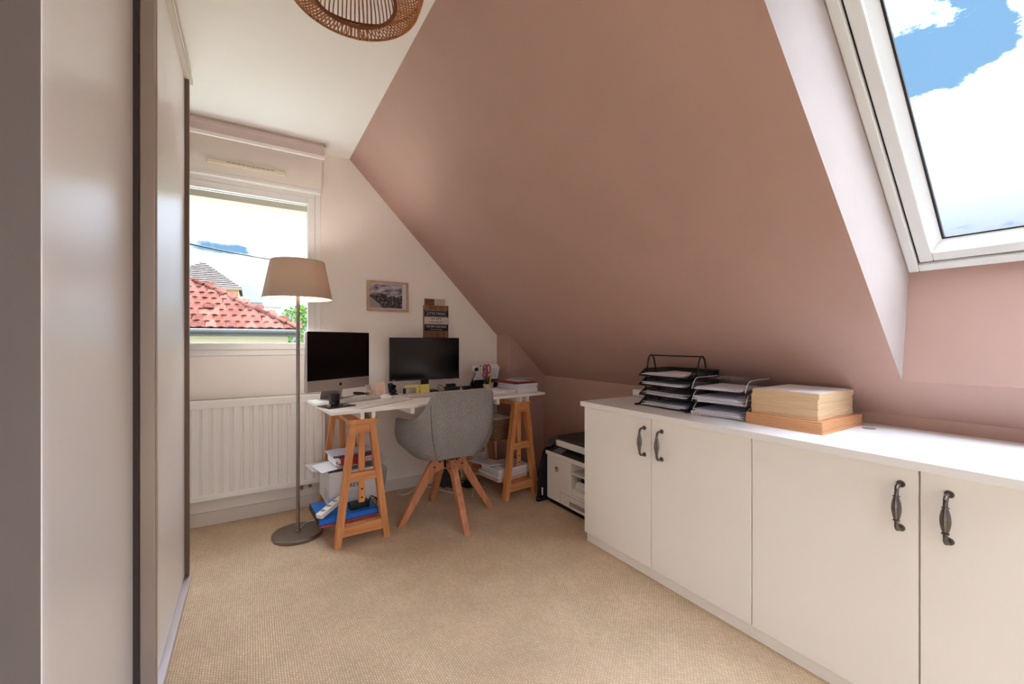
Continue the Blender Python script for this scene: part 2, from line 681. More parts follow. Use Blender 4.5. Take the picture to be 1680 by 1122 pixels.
# sloped ceiling with the roof-window hole: inner skin, shaft and outer skin in one shell
OY0, OY1 = -0.26, 0.56           # hole on the inside
GY0, GY1 = -0.239, 0.539         # hole at the window frame
XB, XT = 2.10, xs(2.43)          # bottom and top of the hole on the inside
XB2, XT2 = 2.10, XK - (2.43 - ZK - OFF) / SL


def sp(x, y, off=0.0):
    return (x, y, zsl(x, off))


HOLES = [0.0, -1.22]             # the second roof window is unseen, added further back to brighten the room
b = B()
for off, y0, y1, xb, xt in ((0, OY0, OY1, XB, XT), (OFF, GY0, GY1, XB2, XT2)):
    x0, x1 = (XK + .0, XC - .02) if off == 0 else (XK + .4, XC - .02)
    cuts = [YW] + [v for h_ in HOLES for v in (y1 + h_, y0 + h_)] + [YB - .2]
    for k in range(0, len(cuts), 2):
        b.quad(sp(x0, cuts[k + 1], off), sp(x0, cuts[k], off), sp(x1, cuts[k], off), sp(x1, cuts[k + 1], off))
    for h_ in HOLES:
        b.quad(sp(x0, y0 + h_, off), sp(x0, y1 + h_, off), sp(xb, y1 + h_, off), sp(xb, y0 + h_, off))
        b.quad(sp(xt, y0 + h_, off), sp(xt, y1 + h_, off), sp(x1, y1 + h_, off), sp(x1, y0 + h_, off))
struct('ceiling_slope', b, W_PINK, 'dusty pink sloping ceiling')
for i_, h_ in enumerate(HOLES):
    b = B()
    b.quad(sp(XB, OY0 + h_), sp(XB, OY1 + h_), sp(XB2, GY1 + h_, OFF), sp(XB2, GY0 + h_, OFF))
    struct('trim_%d' % (2 * i_ + 1), b, W_PINK, 'dusty pink lower face of the roof window shaft')
    b = B()
    for yo, yg in ((OY1, GY1), (OY0, GY0)):
        b.quad(sp(XB, yo + h_), sp(XT, yo + h_), sp(XT2, yg + h_, OFF), sp(XB2, yg + h_, OFF))
    b.quad(sp(XT, OY0 + h_), sp(XT, OY1 + h_), sp(XT2, GY1 + h_, OFF), sp(XT2, GY0 + h_, OFF))
    struct('trim_%d' % (2 * i_ + 2), b, W_REVEAL, 'pale side faces of the roof window shaft')

b = B()
b.b2((XL, YW - .012, 0), (1.896, YW, .086), bev=.003)
struct('baseboard_window', b, M('baseboard_white', (222, 212, 200), 0.5), 'white baseboard under the window wall')
struct('baseboard_knee', B().b2((XK - .012, YB, 0), (XK, 3.05, .086), bev=.003), W_PINK, 'pink baseboard')

# ------------------------------------------------------------------ window_1 in the gable wall
w1 = struct_root('window_1', 'white framed window above the radiator')
fy0, fy1 = YW - .006, YW + .07


def ring(b, x0, x1, z0, z1, t, y0, y1, bev=.003):
    b.b2((x0, y0, z0), (x0 + t, y1, z1), bev)
    b.b2((x1 - t, y0, z0), (x1, y1, z1), bev)
    b.b2((x0 + t, y0, z0), (x1 - t, y1, z0 + t), bev)
    b.b2((x0 + t, y0, z1 - t), (x1 - t, y1, z1), bev)
    return b


obj('window_frame', ring(B(), WX0, WX1, WZ0, WZ1, .040, fy0, fy1), PVC, w1)
sx0, sx1, sz0, sz1 = WX0 + .041, WX1 - .041, WZ0 + .038, WZ1 - .038
s = obj('window_sash', ring(B(), sx0, sx1, sz0, sz1, .046, YW - .012, YW + .05), PVC, w1)
obj('seal', ring(B(), sx0 + .044, sx1 - .044, sz0 + .044, sz1 - .044, .004, YW + .015, YW + .022, 0), SEAL, s)
obj('pane', B().b2((sx0 + .04, YW + .017, sz0 + .04), (sx1 - .04, YW + .021, sz1 - .04)), GLASS_T, w1)
obj('sill', B().b2((WX0, YW + .05, WZ0 - .03), (WX1, YW + .31, WZ0 + .012), .004), CARDB, w1)
obj('outer_lintel', B().b2((WX0, YW + .09, WZ1 - .115), (WX1, YW + .24, WZ1), .004), M('lintel_stone', (188, 178, 164), .9), w1)
# shutter housing above the window
b = B()
b.b2((-.66, YW - .042, 2.252), (.431, YW, CEIL), .003)
sh = obj('shutter_box', b, W_WHITE, w1)
obj('lower_lip', B().b2((-.66, YW - .046, 2.224), (.428, YW, 2.254), .006), PVC, sh)
vt = obj('air_vent', B().b2((-.235, YW - .060, 2.300), (.205, YW - .042, 2.327), .005), M('vent_ivory', (236, 226, 200), .4), w1)
b = B()
for i in range(10):
    b.b2((-.13 + i * .027, YW - .063, 2.318), (-.108 + i * .027, YW - .058, 2.322))
obj('vent_slot', b, GREYP, vt)

# roller blind hung below the ceiling in front of the housing
rb = thing('roller_blind', 'mauve roller blind rolled up above the window', 'blind', (0, 3.135, 2.497))
obj('fabric_roll', B().cyl((-.68, 0, 0), (.428, 0, 0), .027, n=24), M('blind_mauve', (212, 192, 186), .8, bump=(300, .3, .001)), rb, smooth=40)
obj('hanging_fabric', B().b2((-.68, -.024, -.062), (.428, -.021, 0)), MATS['blind_mauve'], rb)
obj('bottom_bar', B().b2((-.68, -.033, -.078), (.43, -.014, -.054), .004), M('blind_bar', (240, 232, 226), .5), rb)
obj('bracket', B().b2((.436, -.03, -.035), (.44, .03, .038), .001).b2((.405, -.03, .034), (.44, .03, .038), .001), WHITEP, rb)
obj('end_cap', B().cyl((.428, 0, 0), (.437, 0, 0), .02, n=20), WHITEP, rb, smooth=40)

# ------------------------------------------------------------------ window_2: the roof window
ang = math.atan(SL)
# local axes: x = towards -Y, y = up the slope, z = outwards
ux, uy, uz = Vector((0, -1, 0)), Vector((-math.cos(ang), 0, math.sin(ang))), Vector((math.sin(ang), 0, math.cos(ang)))
SWX, SWY = GY1 - GY0, (XB2 - XT2) / math.cos(ang)


def rring(b, i, t, z0, z1, bev=.003):
    x0, x1, y0, y1 = i, SWX - i, i, SWY - i
    b.b2((x0, y0, z0), (x0 + t, y1, z1), bev)
    b.b2((x1 - t, y0, z0), (x1, y1, z1), bev)
    b.b2((x0 + t, y0, z0), (x1 - t, y0 + t, z1), bev)
    b.b2((x0 + t, y1 - t, z0), (x1 - t, y1, z1), bev)
    return b


ROOF_WINDOWS = []
for i_, h_ in enumerate(HOLES):
    w2 = struct_root('window_%d' % (2 if i_ == 0 else 4), 'white roof window in the slope')  # the rear one is unseen, added to bring in more daylight
    mw = Matrix(((ux.x, uy.x, uz.x, XB2), (ux.y, uy.y, uz.y, GY1 + h_), (ux.z, uy.z, uz.z, zsl(XB2, OFF)), (0, 0, 0, 1)))
    w2.matrix_world = mw
    ROOF_WINDOWS.append(mw)
    obj('window_frame', rring(B(), 0, .030, -.012, .09, .004), PVC_G, w2)
    obj('seal', rring(B(), .029, .008, .004, .08, 0), SEAL, w2)
    obj('window_sash', rring(B(), .035, .037, -.004, .085, .004), PVC_G, w2)
    # glazing bead: slanted strip down to the glass
    b = B()
    i0, i1 = .070, .100
    p = [(i0, i0), (SWX - i0, i0), (SWX - i0, SWY - i0), (i0, SWY - i0)]
    q = [(i1, i1), (SWX - i1, i1), (SWX - i1, SWY - i1), (i1, SWY - i1)]
    for k in range(4):
        k2 = (k + 1) % 4
        b.quad((*p[k], .008), (*p[k2], .008), (*q[k2], .04), (*q[k], .04))
    obj('glazing_bead', b, PVC_G, w2)
    obj('glass_seal', rring(B(), i1 - .003, .006, .036, .048, 0), SEAL, w2)
    obj('pane', B().b2((i1, i1, .043), (SWX - i1, SWY - i1, .047)), GLASS, w2)

# ------------------------------------------------------------------ window_3: unseen glazed door added to the back wall for daylight
w3 = struct_root('window_3', 'white glazed folding door added behind the view for daylight')
for x0, x1 in ((BX0, -.16), (-.16, .60), (.60, BX1)):
    f = obj('added_door_leaf', ring(B(), x0, x1, 0.0, BZ1, .06, YB - .12, YB - .06), PVC, w3)
    obj('pane', B().b2((x0 + .05, YB - .092, .05), (x1 - .05, YB - .088, BZ1 - .05)), GLASS, f)

# daylight portals at the three openings (they only guide sampling, they emit nothing)
for loc, rot, sz in (((-.1, YW + .3, 1.66), (PI / 2, 0, 0), (1.05, 1.15)), ((.22, YB - .25, 1.18), (-PI / 2, 0, 0), (2.28, 2.36))):
    ld = bpy.data.lights.new('portal', 'AREA')
    ld.shape = 'RECTANGLE'
    ld.size, ld.size_y = sz
    ld.cycles.is_portal = True
    lo = bpy.data.objects.new('daylight_portal', ld)
    COL.objects.link(lo)
    lo.location = loc
    lo.rotation_euler = (-rot[0], 0, 0) if rot[0] > 0 else (PI / 2, 0, 0)
for mw in ROOF_WINDOWS:
    ld = bpy.data.lights.new('portal', 'AREA')
    ld.shape = 'RECTANGLE'
    ld.size, ld.size_y = SWX, SWY
    ld.cycles.is_portal = True
    lo = bpy.data.objects.new('daylight_portal', ld)
    COL.objects.link(lo)
    lo.matrix_world = mw @ Matrix.Translation((SWX / 2, SWY / 2, .12))
#@@PART2

# ------------------------------------------------------------------ sliding closet
CT = CEIL - .004
cl = thing('sliding_closet', 'tall built-in closet with two satin sliding doors and bronze edges', 'closet', (0, 0, 0))
obj('side_panel', B().b2((-.95, .895, 0), (-.264, .913, CT), .0005), PANEL_S, cl)
obj('front_edging', B().b2((-.264, .895, 0), (-.262, .914, CT), .0005), PANEL, cl)
obj('end_panel', B().b2((-.95, 2.612, 0), (-.285, 2.63, CT), .001), PANEL_S, cl)
obj('inner_back', B().b2((-.95, .912, 0), (-.93, 2.612, CT)), PANEL_S, cl)
obj('bottom_track', B().b2((-.36, .914, 0), (-.250, 2.625, .016), .003), M('track_aluminium', (206, 198, 200), .35, metal=.3), cl)
tr = obj('top_track', B().b2((-.36, .914, CT - .075), (-.252, 2.625, CT), .002), M('track_beige', (206, 192, 178), .45), cl)
obj('track_lip', B().b2((-.252, .914, CT - .075), (-.246, 2.625, CT - .052), .001), ALU_L, tr)
d1 = obj('door', B().b2((-.345, .95, .02), (-.318, 1.80, CT - .06), .001), PANEL, cl)
obj('stile', B().b2((-.350, .914, .02), (-.306, .95, CT - .06), .003), ALU_L, d1)
d2 = obj('door', B().b2((-.300, 1.80, .022), (-.274, 2.575, CT - .06), .001), PANEL, cl)
b = B()
b.b2((-.305, 1.775, .022), (-.264, 1.806, CT - .06), .004)
b.b2((-.268, 1.785, .022), (-.261, 1.795, CT - .06), .002)
obj('stile', b, ALU_L, d2)
obj('brush_seal', B().b2((-.318, 1.765, .022), (-.305, 1.777, CT - .06)), M('brush_pile', (70, 62, 60), .95), d2)
obj('stile', B().b2((-.303, 2.575, .02), (-.256, 2.608, CT - .06), .004), BRONZE, d2)

# ------------------------------------------------------------------ low cabinets with worktop
YD = [1.853, 1.370, .887, .404, -.079]


def cabinet(y1, y0, label):
    t = thing('cabinet', label, 'cabinet', (0, 0, 0), group='white low cabinets under the slope')
    obj('body', B().b2((1.680, y0, .062), (2.2475, y1, .795), .001), LACQ, t)
    obj('plinth', B().b2((1.682, y0, 0), (2.24, y1, .062), .001), LACQ, t)
    ym = (y0 + y1) / 2
    for a, c, hy in ((ym, y1, ym + .041), (y0, ym, ym - .062)):
        d = obj('door', B().b2((1.660, a + .0026, .060), (1.679, c - .0026, .793), .0012), LACQ, t)
        h = obj('handle', handle_mesh, parent=d)
        h.location = (1.660, hy, .677)
    return t


def make_handle():
    b = B()
    for s in (-1, 1):
        b.cyl((0, 0, s * .066), (-.004, 0, s * .066), .011, .0095, 16)
        b.tube([(-.003, 0, s * .066), (-.018, 0, s * .0665), (-.028, 0, s * .064), (-.034, 0, s * .055), (-.036, 0, s * .046), (-.0365, 0, s * .036)],
               [.0045, .005, .0058, .006, .0055, .0050], 10)
        b.lathe([(.0, s * .0335), (.0085, s * .0345), (.0085, s * .037), (.0, s * .038)], (-.0365, 0, 0), 14)
    # fluted spindle grip
    rows = []
    n = 48
    for i in range(15):
        u = i / 14
        z = -.0345 + .069 * u
        r = .0052 + .0058 * math.sin(PI * u) ** 0.8
        rows.append([(-.0365 + math.cos(k * 2 * PI / n) * r * (1 + .10 * math.cos(8 * k * 2 * PI / n)),
                      math.sin(k * 2 * PI / n) * r * (1 + .10 * math.cos(8 * k * 2 * PI / n)), z) for k in range(n)])
    b.grid(rows, True)
    return b.mesh(IRON, 40)


handle_mesh = make_handle()
cabinet(YD[0], YD[2], 'white two-door low cabinet beside the printer, under the letter trays')
cabinet(YD[2], YD[4], 'white two-door low cabinet under the bare end of the worktop')
wt = thing('worktop', 'long white worktop running over the low cabinets', 'worktop')
obj('board', B().b2((1.642, -.12, .7955), (2.2475, 1.868, .823), .0015), TOPM, wt)
obj('cable_grommet', B().lathe([(.0, .8235), (.017, .8238), (.021, .8250), (.023, .8232), (.0, .8230)], (2.10, .66, 0), 24), GREYP, wt)

# ------------------------------------------------------------------ radiator
rd = thing('radiator', 'white ribbed panel radiator under the window', 'radiator', (0, 0, 0))
RX0, RX1, RZ0, RZ1, RY = -.62, .443, .185, .807, 3.19
RADM = M('radiator_enamel', (243, 238, 232), .4)
obj('body', B().b2((RX0, RY + .012, RZ0), (RX1 - .003, RY + .026, RZ1 - .01), .003), RADM, rd)
obj('rear_panel', B().b2((RX0, YW - .045, RZ0), (RX1 - .003, YW - .033, RZ1 - .01), .003), RADM, rd)
b = B().b2((RX0, RY - .002, RZ1 - .055), (RX1, RY + .014, RZ1 - .002), .006)
obj('top_rail', b, RADM, rd)
obj('bottom_rail', B().b2((RX0, RY - .002, RZ0), (RX1, RY + .014, RZ0 + .038), .006), RADM, rd)
obj('side_cover', B().b2((RX1 - .003, RY, RZ0 + .02), (RX1, YW - .033, RZ1), .001), RADM, rd)
b = B().b2((RX0, RY + .001, RZ1 - .006), (RX1, YW - .033, RZ1), .001)
g = obj('top_grille', b, RADM, rd)
b = B()
k = RX0 + .01
while k < RX1 - .01:
    b.b2((k, RY + .02, RZ1), (k + .006, RY + .045, RZ1 + .0006))
    b.b2((k, RY + .05, RZ1), (k + .006, RY + .065, RZ1 + .0006))
    k += .0105
obj('grille_slot', b, INK, g)
bb = B()
bb.prism([(-.0215, .012), (-.015, 0), (.015, 0), (.0215, .012)], 2, RZ0 + .036, RZ1 - .052)
rib = bb.mesh(RADM)
x = RX1 - .035
while x > RX0 + .02:
    obj('rib', rib, parent=rd, loc=(x, RY, 0))
    x -= .0537
for xx in (.30, .355):
    b = B().tube([(xx, 3.235, .19), (xx, 3.235, .152), (xx, 3.243, .146), (xx, YW - .003, .146)], .009, 10)
    obj('valve', b, STEEL, rd, smooth=40)
obj('valve_cap', B().cyl((.355, 3.235, .148), (.355, 3.205, .148), .012, n=14), CERAM, rd, smooth=40)
for xx in (-.5, .2):
    obj('wall_bracket', B().b2((xx - .012, YW - .035, .3), (xx + .012, YW, .7), .001), RADM, rd)

# ------------------------------------------------------------------ floor lamp
fl = thing('floor_lamp', 'satin nickel floor lamp with a taupe fabric shade beside the desk', 'lamp', (.243, 2.835, 0))
obj('base', B().lathe([(0, 0), (.140, 0), (.142, .004), (.142, .018), (.139, .0225), (.03, .027), (.0, .027)], n=56), STEEL, fl, smooth=30)
obj('collar', B().lathe([(0, .026), (.016, .026), (.016, .034), (.0115, .038), (0, .038)], n=24), STEEL, fl, smooth=30)
obj('pole', B().cyl((0, 0, .03), (0, 0, 1.455), .0098, n=24), STEEL, fl, smooth=30)
z0, z1, r0, r1 = 1.430, 1.657, .192, .148
b = B()
n = 64
b.lathe([(r0, z0), (r1, z1), (r1 - .002, z1), (r0 - .002, z0), (r0, z0)], n=n)
sh = obj('shade', b, SHADE, fl, smooth=30)
for r, z in ((r0 - .001, z0 + .002), (r1 - .001, z1 - .002)):
    b = B().tube([(r * math.cos(a * 2 * PI / 48), r * math.sin(a * 2 * PI / 48), z) for a in range(48)], .002, 6, True)
    obj('rim', b, M('shade_trim', (196, 172, 148), .8), sh, smooth=60)
b = B()
for k in range(3):
    a = k * 2 * PI / 3 + .4
    b.tube([(.014 * math.cos(a), .014 * math.sin(a), 1.452), ((r0 - .003) * math.cos(a), (r0 - .003) * math.sin(a), z0 + .004)], .0018, 6)
b.lathe([(.0, 1.446), (.022, 1.448), (.022, 1.456), (.0, 1.458)], n=20)
obj('spider', b, STEEL, sh, smooth=40)
obj('socket', B().cyl((0, 0, 1.455), (0, 0, 1.51), .017, n=20), WHITEP, fl, smooth=40)
obj('bulb', B().lathe([(0, 1.505), (.014, 1.505), (.016, 1.52), (.028, 1.545), (.030, 1.562), (.022, 1.585), (0, 1.593)], n=20),
    M('opal_bulb', (255, 247, 238), .4, emit=70.0), fl, smooth=60)
pts = [(.01 + .0 * t, .02, .03) for t in (0,)] + [(.05, .09, .03), (.11, .12, .028), (.16, .11, .006), (.22, .2, .004), (.26, .34, .004), (.2, .41, .004)]
obj('cord', B().tube(pts, .0025, 6), WCABLE, fl, smooth=60)

# ------------------------------------------------------------------ desk (tabletop on battens) and two trestles
DR = math.radians(4.8)
DX, DY, DZ = .373, 2.470, .782
DL, DD = 1.562, .62
DE = Vector((math.cos(DR), math.sin(DR), 0))
DN = Vector((-math.sin(DR), math.cos(DR), 0))


def dk(s, t, z=DZ):
    p = Vector((DX, DY, 0)) + DE * s + DN * t
    return (p.x, p.y, z)


dsk = thing('desk', 'white desk board lying across two pine trestles', 'desk', (DX, DY, 0), DR)
obj('board', B().b2((0, 0, DZ - .018), (DL, DD, DZ), .002), DESKW, dsk)
for sx, w in ((.165, .022), (.228, .022), (.470, .026), (1.115, .026), (1.325, .022), (1.390, .022)):
    obj('batten', B().b2((sx, .012, DZ - .058), (sx + w, DD - .02, DZ - .018), .002), DESKW, dsk)


def trestle(loc, rz, label, shelf):
    t = thing('trestle', label, 'trestle', loc, rz, group='pine trestles under the desk')
    H, W0, W1, D = .7235, .157, .070, .60
    obj('top_plank', B().b2((-.082, -.012, H - .024), (.082, D + .012, H), .002), PINE, t)
    lw, ld = .034, .046
    for y in (0, D - ld):
        for s in (-1, 1):
            bb = B()
            xa, xb = s * W0, s * W1
            bb.prism([(xa, 0), (xa - s * lw * 1.05, 0), (xb - s * lw * 1.05, H - .024), (xb, H - .024)], 1, y, y + ld)
            obj('leg', bb, PINE, t)

        def half(z):
            return W0 + (W1 - W0) * z / (H - .024) - lw
        for z0_, z1_, nm in ((.640, .6994, 'top_rail'), (.365, .412, 'middle_rail'), (.056, .114, 'bottom_rail')):
            a, c = half(z0_), half(z1_)
            bb = B()
            bb.prism([(-a, z0_), (a, z0_), (c, z1_), (-c, z1_)], 1, y + .006, y + ld - .012)
            obj(nm, bb, PINE_H, t)
        post = obj('height_post', B().b2((-.018, y + .034 if y == 0 else y - .012, .225), (.018, y + .056 if y == 0 else y + .010, H - .024), .006), PINE, t)
        for z in (.255, .305):
            obj('peg_hole', B().cyl((0, (y + .0338) if y == 0 else y - .0122, z), (0, (y + .0345) if y == 0 else y - .011, z), .006, n=12), INK, post)
    w = half(.1)
    obj('bottom_shelf', B().b2((-w, ld - .012, .098), (w, D - ld + .012, .1125), .001), PINE, t)
    if shelf:
        w = half(.4)
        obj('middle_shelf', B().b2((-w, ld + .012, .398), (w, D - ld - .014, .4115), .001), PINE, t)
    return t


trestle((.557, 2.520, 0), DR * .4, 'pine trestle holding a white carton and a blue binder', False)
trestle((1.738, 2.632, 0), DR, 'pine trestle holding a wicker basket and white boxes', True)


# ------------------------------------------------------------------ desk chair
def spline(pts, n):
    """catmull-rom through control points, n samples per span"""
    P = [Vector(p) for p in pts]
    P = [P[0] * 2 - P[1]] + P + [P[-1] * 2 - P[-2]]
    out = []
    for i in range(1, len(P) - 2):
        for k in range(n):
            t = k / n
            a, b_, c, d = P[i - 1], P[i], P[i + 1], P[i + 2]
            out.append(0.5 * ((2 * b_) + (c - a) * t + (2 * a - 5 * b_ + 4 * c - d) * t * t + (3 * b_ - a - 3 * c + d) * t ** 3))
    out.append(P[-2])
    return out


def make_chair():
    ch = thing('desk_chair', 'grey upholstered bucket chair with oak legs pushed up to the desk', 'chair', (1.122, 2.612, 0), math.radians(-2))
    # outer rim (right half) then the foot of the shell below it; chair faces +y
    rim = [(0, -.312, .872), (.09, -.310, .872), (.165, -.300, .868), (.203, -.275, .842), (.228, -.225, .770), (.252, -.165, .706), (.280, -.085, .676),
           (.302, .02, .668), (.308, .12, .662), (.298, .19, .640), (.278, .232, .590), (.258, .245, .530)]
    foot = [(0, -.195, 0.440), (.05, -.195, 0.440), (.100, -.188, 0.436), (.125, -.170, 0.432), (.148, -.145, 0.426), (.168, -.115, 0.422), (.185, -.075, 0.418),
            (.200, -.01, 0.414), (.208, .07, 0.412), (.208, .13, 0.412), (.204, .18, 0.414), (.198, .215, 0.418)]
    R_, F_ = spline(rim, 5), spline(foot, 5)
    R_ = [Vector((-p.x, p.y, p.z)) for p in R_[:0:-1]] + R_
    F_ = [Vector((-p.x, p.y, p.z)) for p in F_[:0:-1]] + F_
    cen = Vector((0, .02, .5))
    th = .034
    outer, inner = [], []
    NV = 10
    for r, f in zip(R_, F_):
        out_dir = Vector((f.x - cen.x, f.y - cen.y, 0)).normalized()
        oc, ic = [], []
        for k in range(NV + 1):
            v = k / NV
            p = f.lerp(r, v)
            bul = math.sin(PI * v) * (.040 + .02 * (1 - v)) 
            p = p + out_dir * bul
            oc.append(p)
            taper = th * (0.55 + .45 * math.sin(PI * min(1, v * .9 + .05)))
            ic.append(p - out_dir * taper)
        outer.append(oc)
        inner.append(ic)
    n = len(outer)
    rows = []
    for k in range(NV + 1):
        rows.append([outer[i][k] for i in range(n)])
    # rounded rim
    top_o, top_i = rows[-1], [inner[i][NV] for i in range(n)]
    rows.append([a.lerp(c, .25) + Vector((0, 0, .007)) for a, c in zip(top_o, top_i)])
    rows.append([a.lerp(c, .75) + Vector((0, 0, .007)) for a, c in zip(top_o, top_i)])
    for k in range(NV, -1, -1):
        rows.append([inner[i][k] for i in range(n)])
    b = B()
    b.grid(rows)
    # close the two front ends of the arms
    for i in (0, n - 1):
        ps = [row[i] for row in rows]
        m_ = len(ps) // 2
        for k in range(m_ - 1):
            b.bm.faces.new([b.bm.verts.new(p) for p in (ps[k], ps[k + 1], ps[-2 - k], ps[-1 - k])])
    bmesh.ops.remove_doubles(b.bm, verts=b.bm.verts, dist=.0004)
    bmesh.ops.recalc_face_normals(b.bm, faces=b.bm.faces)
    obj('shell', b, GREYF, ch, smooth=50)
    # rounded underside closing the bucket
    b = B()
    loop = F_ + [Vector((.12, .262, .424)), Vector((0, .27, .424)), Vector((-.12, .262, .424))]
    rows = []
    for k in range(6):
        s_ = 1 - k / 5 * .98
        z_ = -.014 * math.sin(k / 5 * PI / 2)
        rows.append([Vector((p.x * s_, .03 + (p.y - .03) * s_, p.z + z_)) for p in loop])
    b.grid(rows, True)
    obj('underside', b, GREYF, ch, smooth=60)
    obj('seat_cushion', B().box((0, .04, .485), (.40, .42, .085), bev=.035, seg=4), GREYF, ch, smooth=50)
    # vertical seams on the outside of the back
    for s in (-1, 1):
        i = (n - 1) // 2 + s * 16
        ps = [outer[i][k] + Vector((outer[i][k].x, outer[i][k].y + .02, 0)).normalized() * .0006 for k in range(0, NV)]
        obj('seam', B().tube(ps, .0013, 6), M('seam_thread', (70, 66, 66), .9), ch, smooth=60)
    obj('piping', B().tube([p + Vector((0, 0, .004)) for p in [a.lerp(c, .12) for a, c in zip(top_o, top_i)]], .0028, 6),
        mat_fabric('chair_piping', (176, 168, 162), (140, 134, 130)), ch, smooth=60)
    # swivel hub and four splayed legs
    obj('hub', B().cyl((0, 0, .335), (0, 0, .418), .030, n=24).box((0, 0, .400), (.13, .13, .010), bev=.002), BLACK, ch, smooth=40)
    for k in range(4):
        a = -PI / 2 + k * PI / 2
        lg = B()
        prof = [(.030, .402), (.095, .402), (.130, .366), (.338, .0), (.296, .0), (.098, .305), (.030, .330)]
        lg.prism(prof, 1, -.020, .020)
        bmesh.ops.bevel(lg.bm, geom=list(lg.bm.edges), offset=.003, segments=1, affect='EDGES')
        bmesh.ops.rotate(lg.bm, verts=lg.bm.verts, cent=(0, 0, 0), matrix=Matrix.Rotation(a, 3, 'Z'))
        L = obj('leg', lg, BEECH, ch)
        for (u, z) in ((.060, .378), (.098, .346)):
            for s in (-1, 1):
                v0 = Matrix.Rotation(a, 3, 'Z') @ Vector((u, s * .0198, z))
                v1 = Matrix.Rotation(a, 3, 'Z') @ Vector((u, s * .0212, z))
                obj('bolt', B().cyl(v0, v1, .0065, n=12), INK, L)
    return ch


make_chair()
#@@PART3
# ------------------------------------------------------------------ all-in-one computer on the desk
def imac():
    a = math.atan2(.229, .407)
    t = thing('desktop_computer', 'aluminium all-in-one computer with black screen on the desk', 'computer', (.510, 3.000, DZ), a)
    w, h = .500, .390
    z0_ = .067
    tilt = Matrix.Rotation(math.radians(-3), 4, 'X')
    b = B().box((0, .012, z0_ + h / 2), (w, .030, h), bev=.010, seg=3)
    obj('housing', b, ALU, t, smooth=50)
    b = B().b2((-w / 2 + .004, -.0065, z0_ + .075), (w / 2 - .004, -.0025, z0_ + h - .003), .0015)
    obj('screen', b, SCREEN, t)
    obj('chin', B().b2((-w / 2 + .003, -.006, z0_ + .003), (w / 2 - .003, -.0025, z0_ + .0745), .001), ALU, t)
    # round fruit emblem with a bite and a leaf
    b = B()
    pts = []
    for k in range(28):
        an = k / 28 * 2 * PI
        r = .0105 * (1 - .12 * math.exp(-((an - PI / 2) / .3) ** 2) - .08 * math.exp(-((an - 3 * PI / 2) / .35) ** 2))
        x_, z_ = r * math.cos(an), r * 1.05 * math.sin(an)
        if x_ > .0055:
            dxx, dzz = x_ - .0135, z_ - .001
            dist = math.hypot(dxx, dzz)
            if dist < .0065:
                x_, z_ = .0135 + dxx / dist * .0065, .001 + dzz / dist * .0065
        pts.append((x_, z_ + z0_ + .038))
    b.prism(pts, 1, -.0066, -.0058)
    b.prism([(-.0005 , z0_ + .0495), (.001, z0_ + .053), (.0045, z0_ + .0555), (.0042, z0_ + .052), (.002, z0_ + .0498)], 1, -.0066, -.0058)
    obj('emblem', b, INK, t)
    b = B()
    b.prism([(.026, z0_ + .16), (.034, z0_ + .16), (.100, .006), (.092, .004)], 0, -.085, .085)
    obj('stand', b, ALU, t)
    obj('foot', B().b2((-.09, -.045, 0), (.09, .115, .0055), .002), ALU, t)


imac()


def monitor():
    t = thing('monitor', 'black flat monitor standing by the wall under the quote sign', 'monitor', (1.132, 3.045, DZ), -math.radians(2.5))
    w, h, z0_ = .545, .321, .100
    obj('housing', B().box((0, .014, z0_ + h / 2), (w, .026, h), bev=.004), BLACK, t, smooth=40)
    obj('screen', B().b2((-w / 2 + .007, -.0012, z0_ + .014), (w / 2 - .007, .0012, z0_ + h - .007)), SCREEN, t)
    obj('bezel', B().b2((-w / 2, -.002, z0_), (w / 2, .003, z0_ + .013), .001), BLACK, t)
    obj('badge', B().b2((-.255, -.0026, z0_ + .004), (-.235, -.0019, z0_ + .009)), GREYP, t)
    obj('stand', B().b2((-.03, .022, .010), (.03, .042, .22), .004), BLACK, t)
    obj('foot', B().box((0, .065, .007), (.22, .105, .014), bev=.005), BLACK, t)


monitor()


def keyboard(s, t_, w, d, rz, label, cols, rows):
    t = thing('keyboard', label, 'keyboard', dk(s, t_), DR + rz, group='keyboards on the desk')
    obj('case', B().box((0, 0, .006), (w, d, .012), bev=.004), M('keyboard_case', (186, 180, 176), .5), t)
    b = B()
    kw, kd = (w - .016) / cols, (d - .014) / rows
    for r in range(rows):
        for c in range(cols):
            if r == 0 and cols // 4 < c < cols * 3 // 4:
                continue
            b.box((-w / 2 + .008 + (c + .5) * kw, -d / 2 + .007 + (r + .5) * kd, .0135), (kw * .84, kd * .84, .005))
    if True:
        b.box((0, -d / 2 + .007 + .5 * kd, .0135), (kw * (cols / 2 - 1.6), kd * .84, .005))
    k = obj('keys', b, M('key_white', (206, 200, 196), .5), t)
    k['kind'] = 'stuff'


keyboard(.275, .405, .285, .118, math.radians(16), 'small white keyboard below the all-in-one computer', 14, 6)
keyboard(.800, .350, .440, .145, math.radians(-2), 'long white keyboard in front of the black monitor', 20, 6)

# mouse
ms = thing('computer_mouse', 'smooth white mouse beside the pink card', 'mouse', dk(.452, .395), DR + math.radians(70))
b = B()
rows = []
for i in range(9):
    v = i / 8
    y_ = -.055 + .11 * v
    wd = .029 * (1 - abs(2 * v - 1) ** 3.5) ** .5 + .0005
    hh = .024 * (1 - abs(2 * v - 1) ** 2.4) + .003
    rows.append([(wd * math.cos(k * PI / 10), y_, .002 + hh * math.sin(k * PI / 10)) for k in range(11)])
b.grid(rows)
obj('shell', b, WHITEP, ms, smooth=60)
obj('base', B().box((0, 0, .002), (.050, .092, .004), bev=.0015), GREYP, ms)


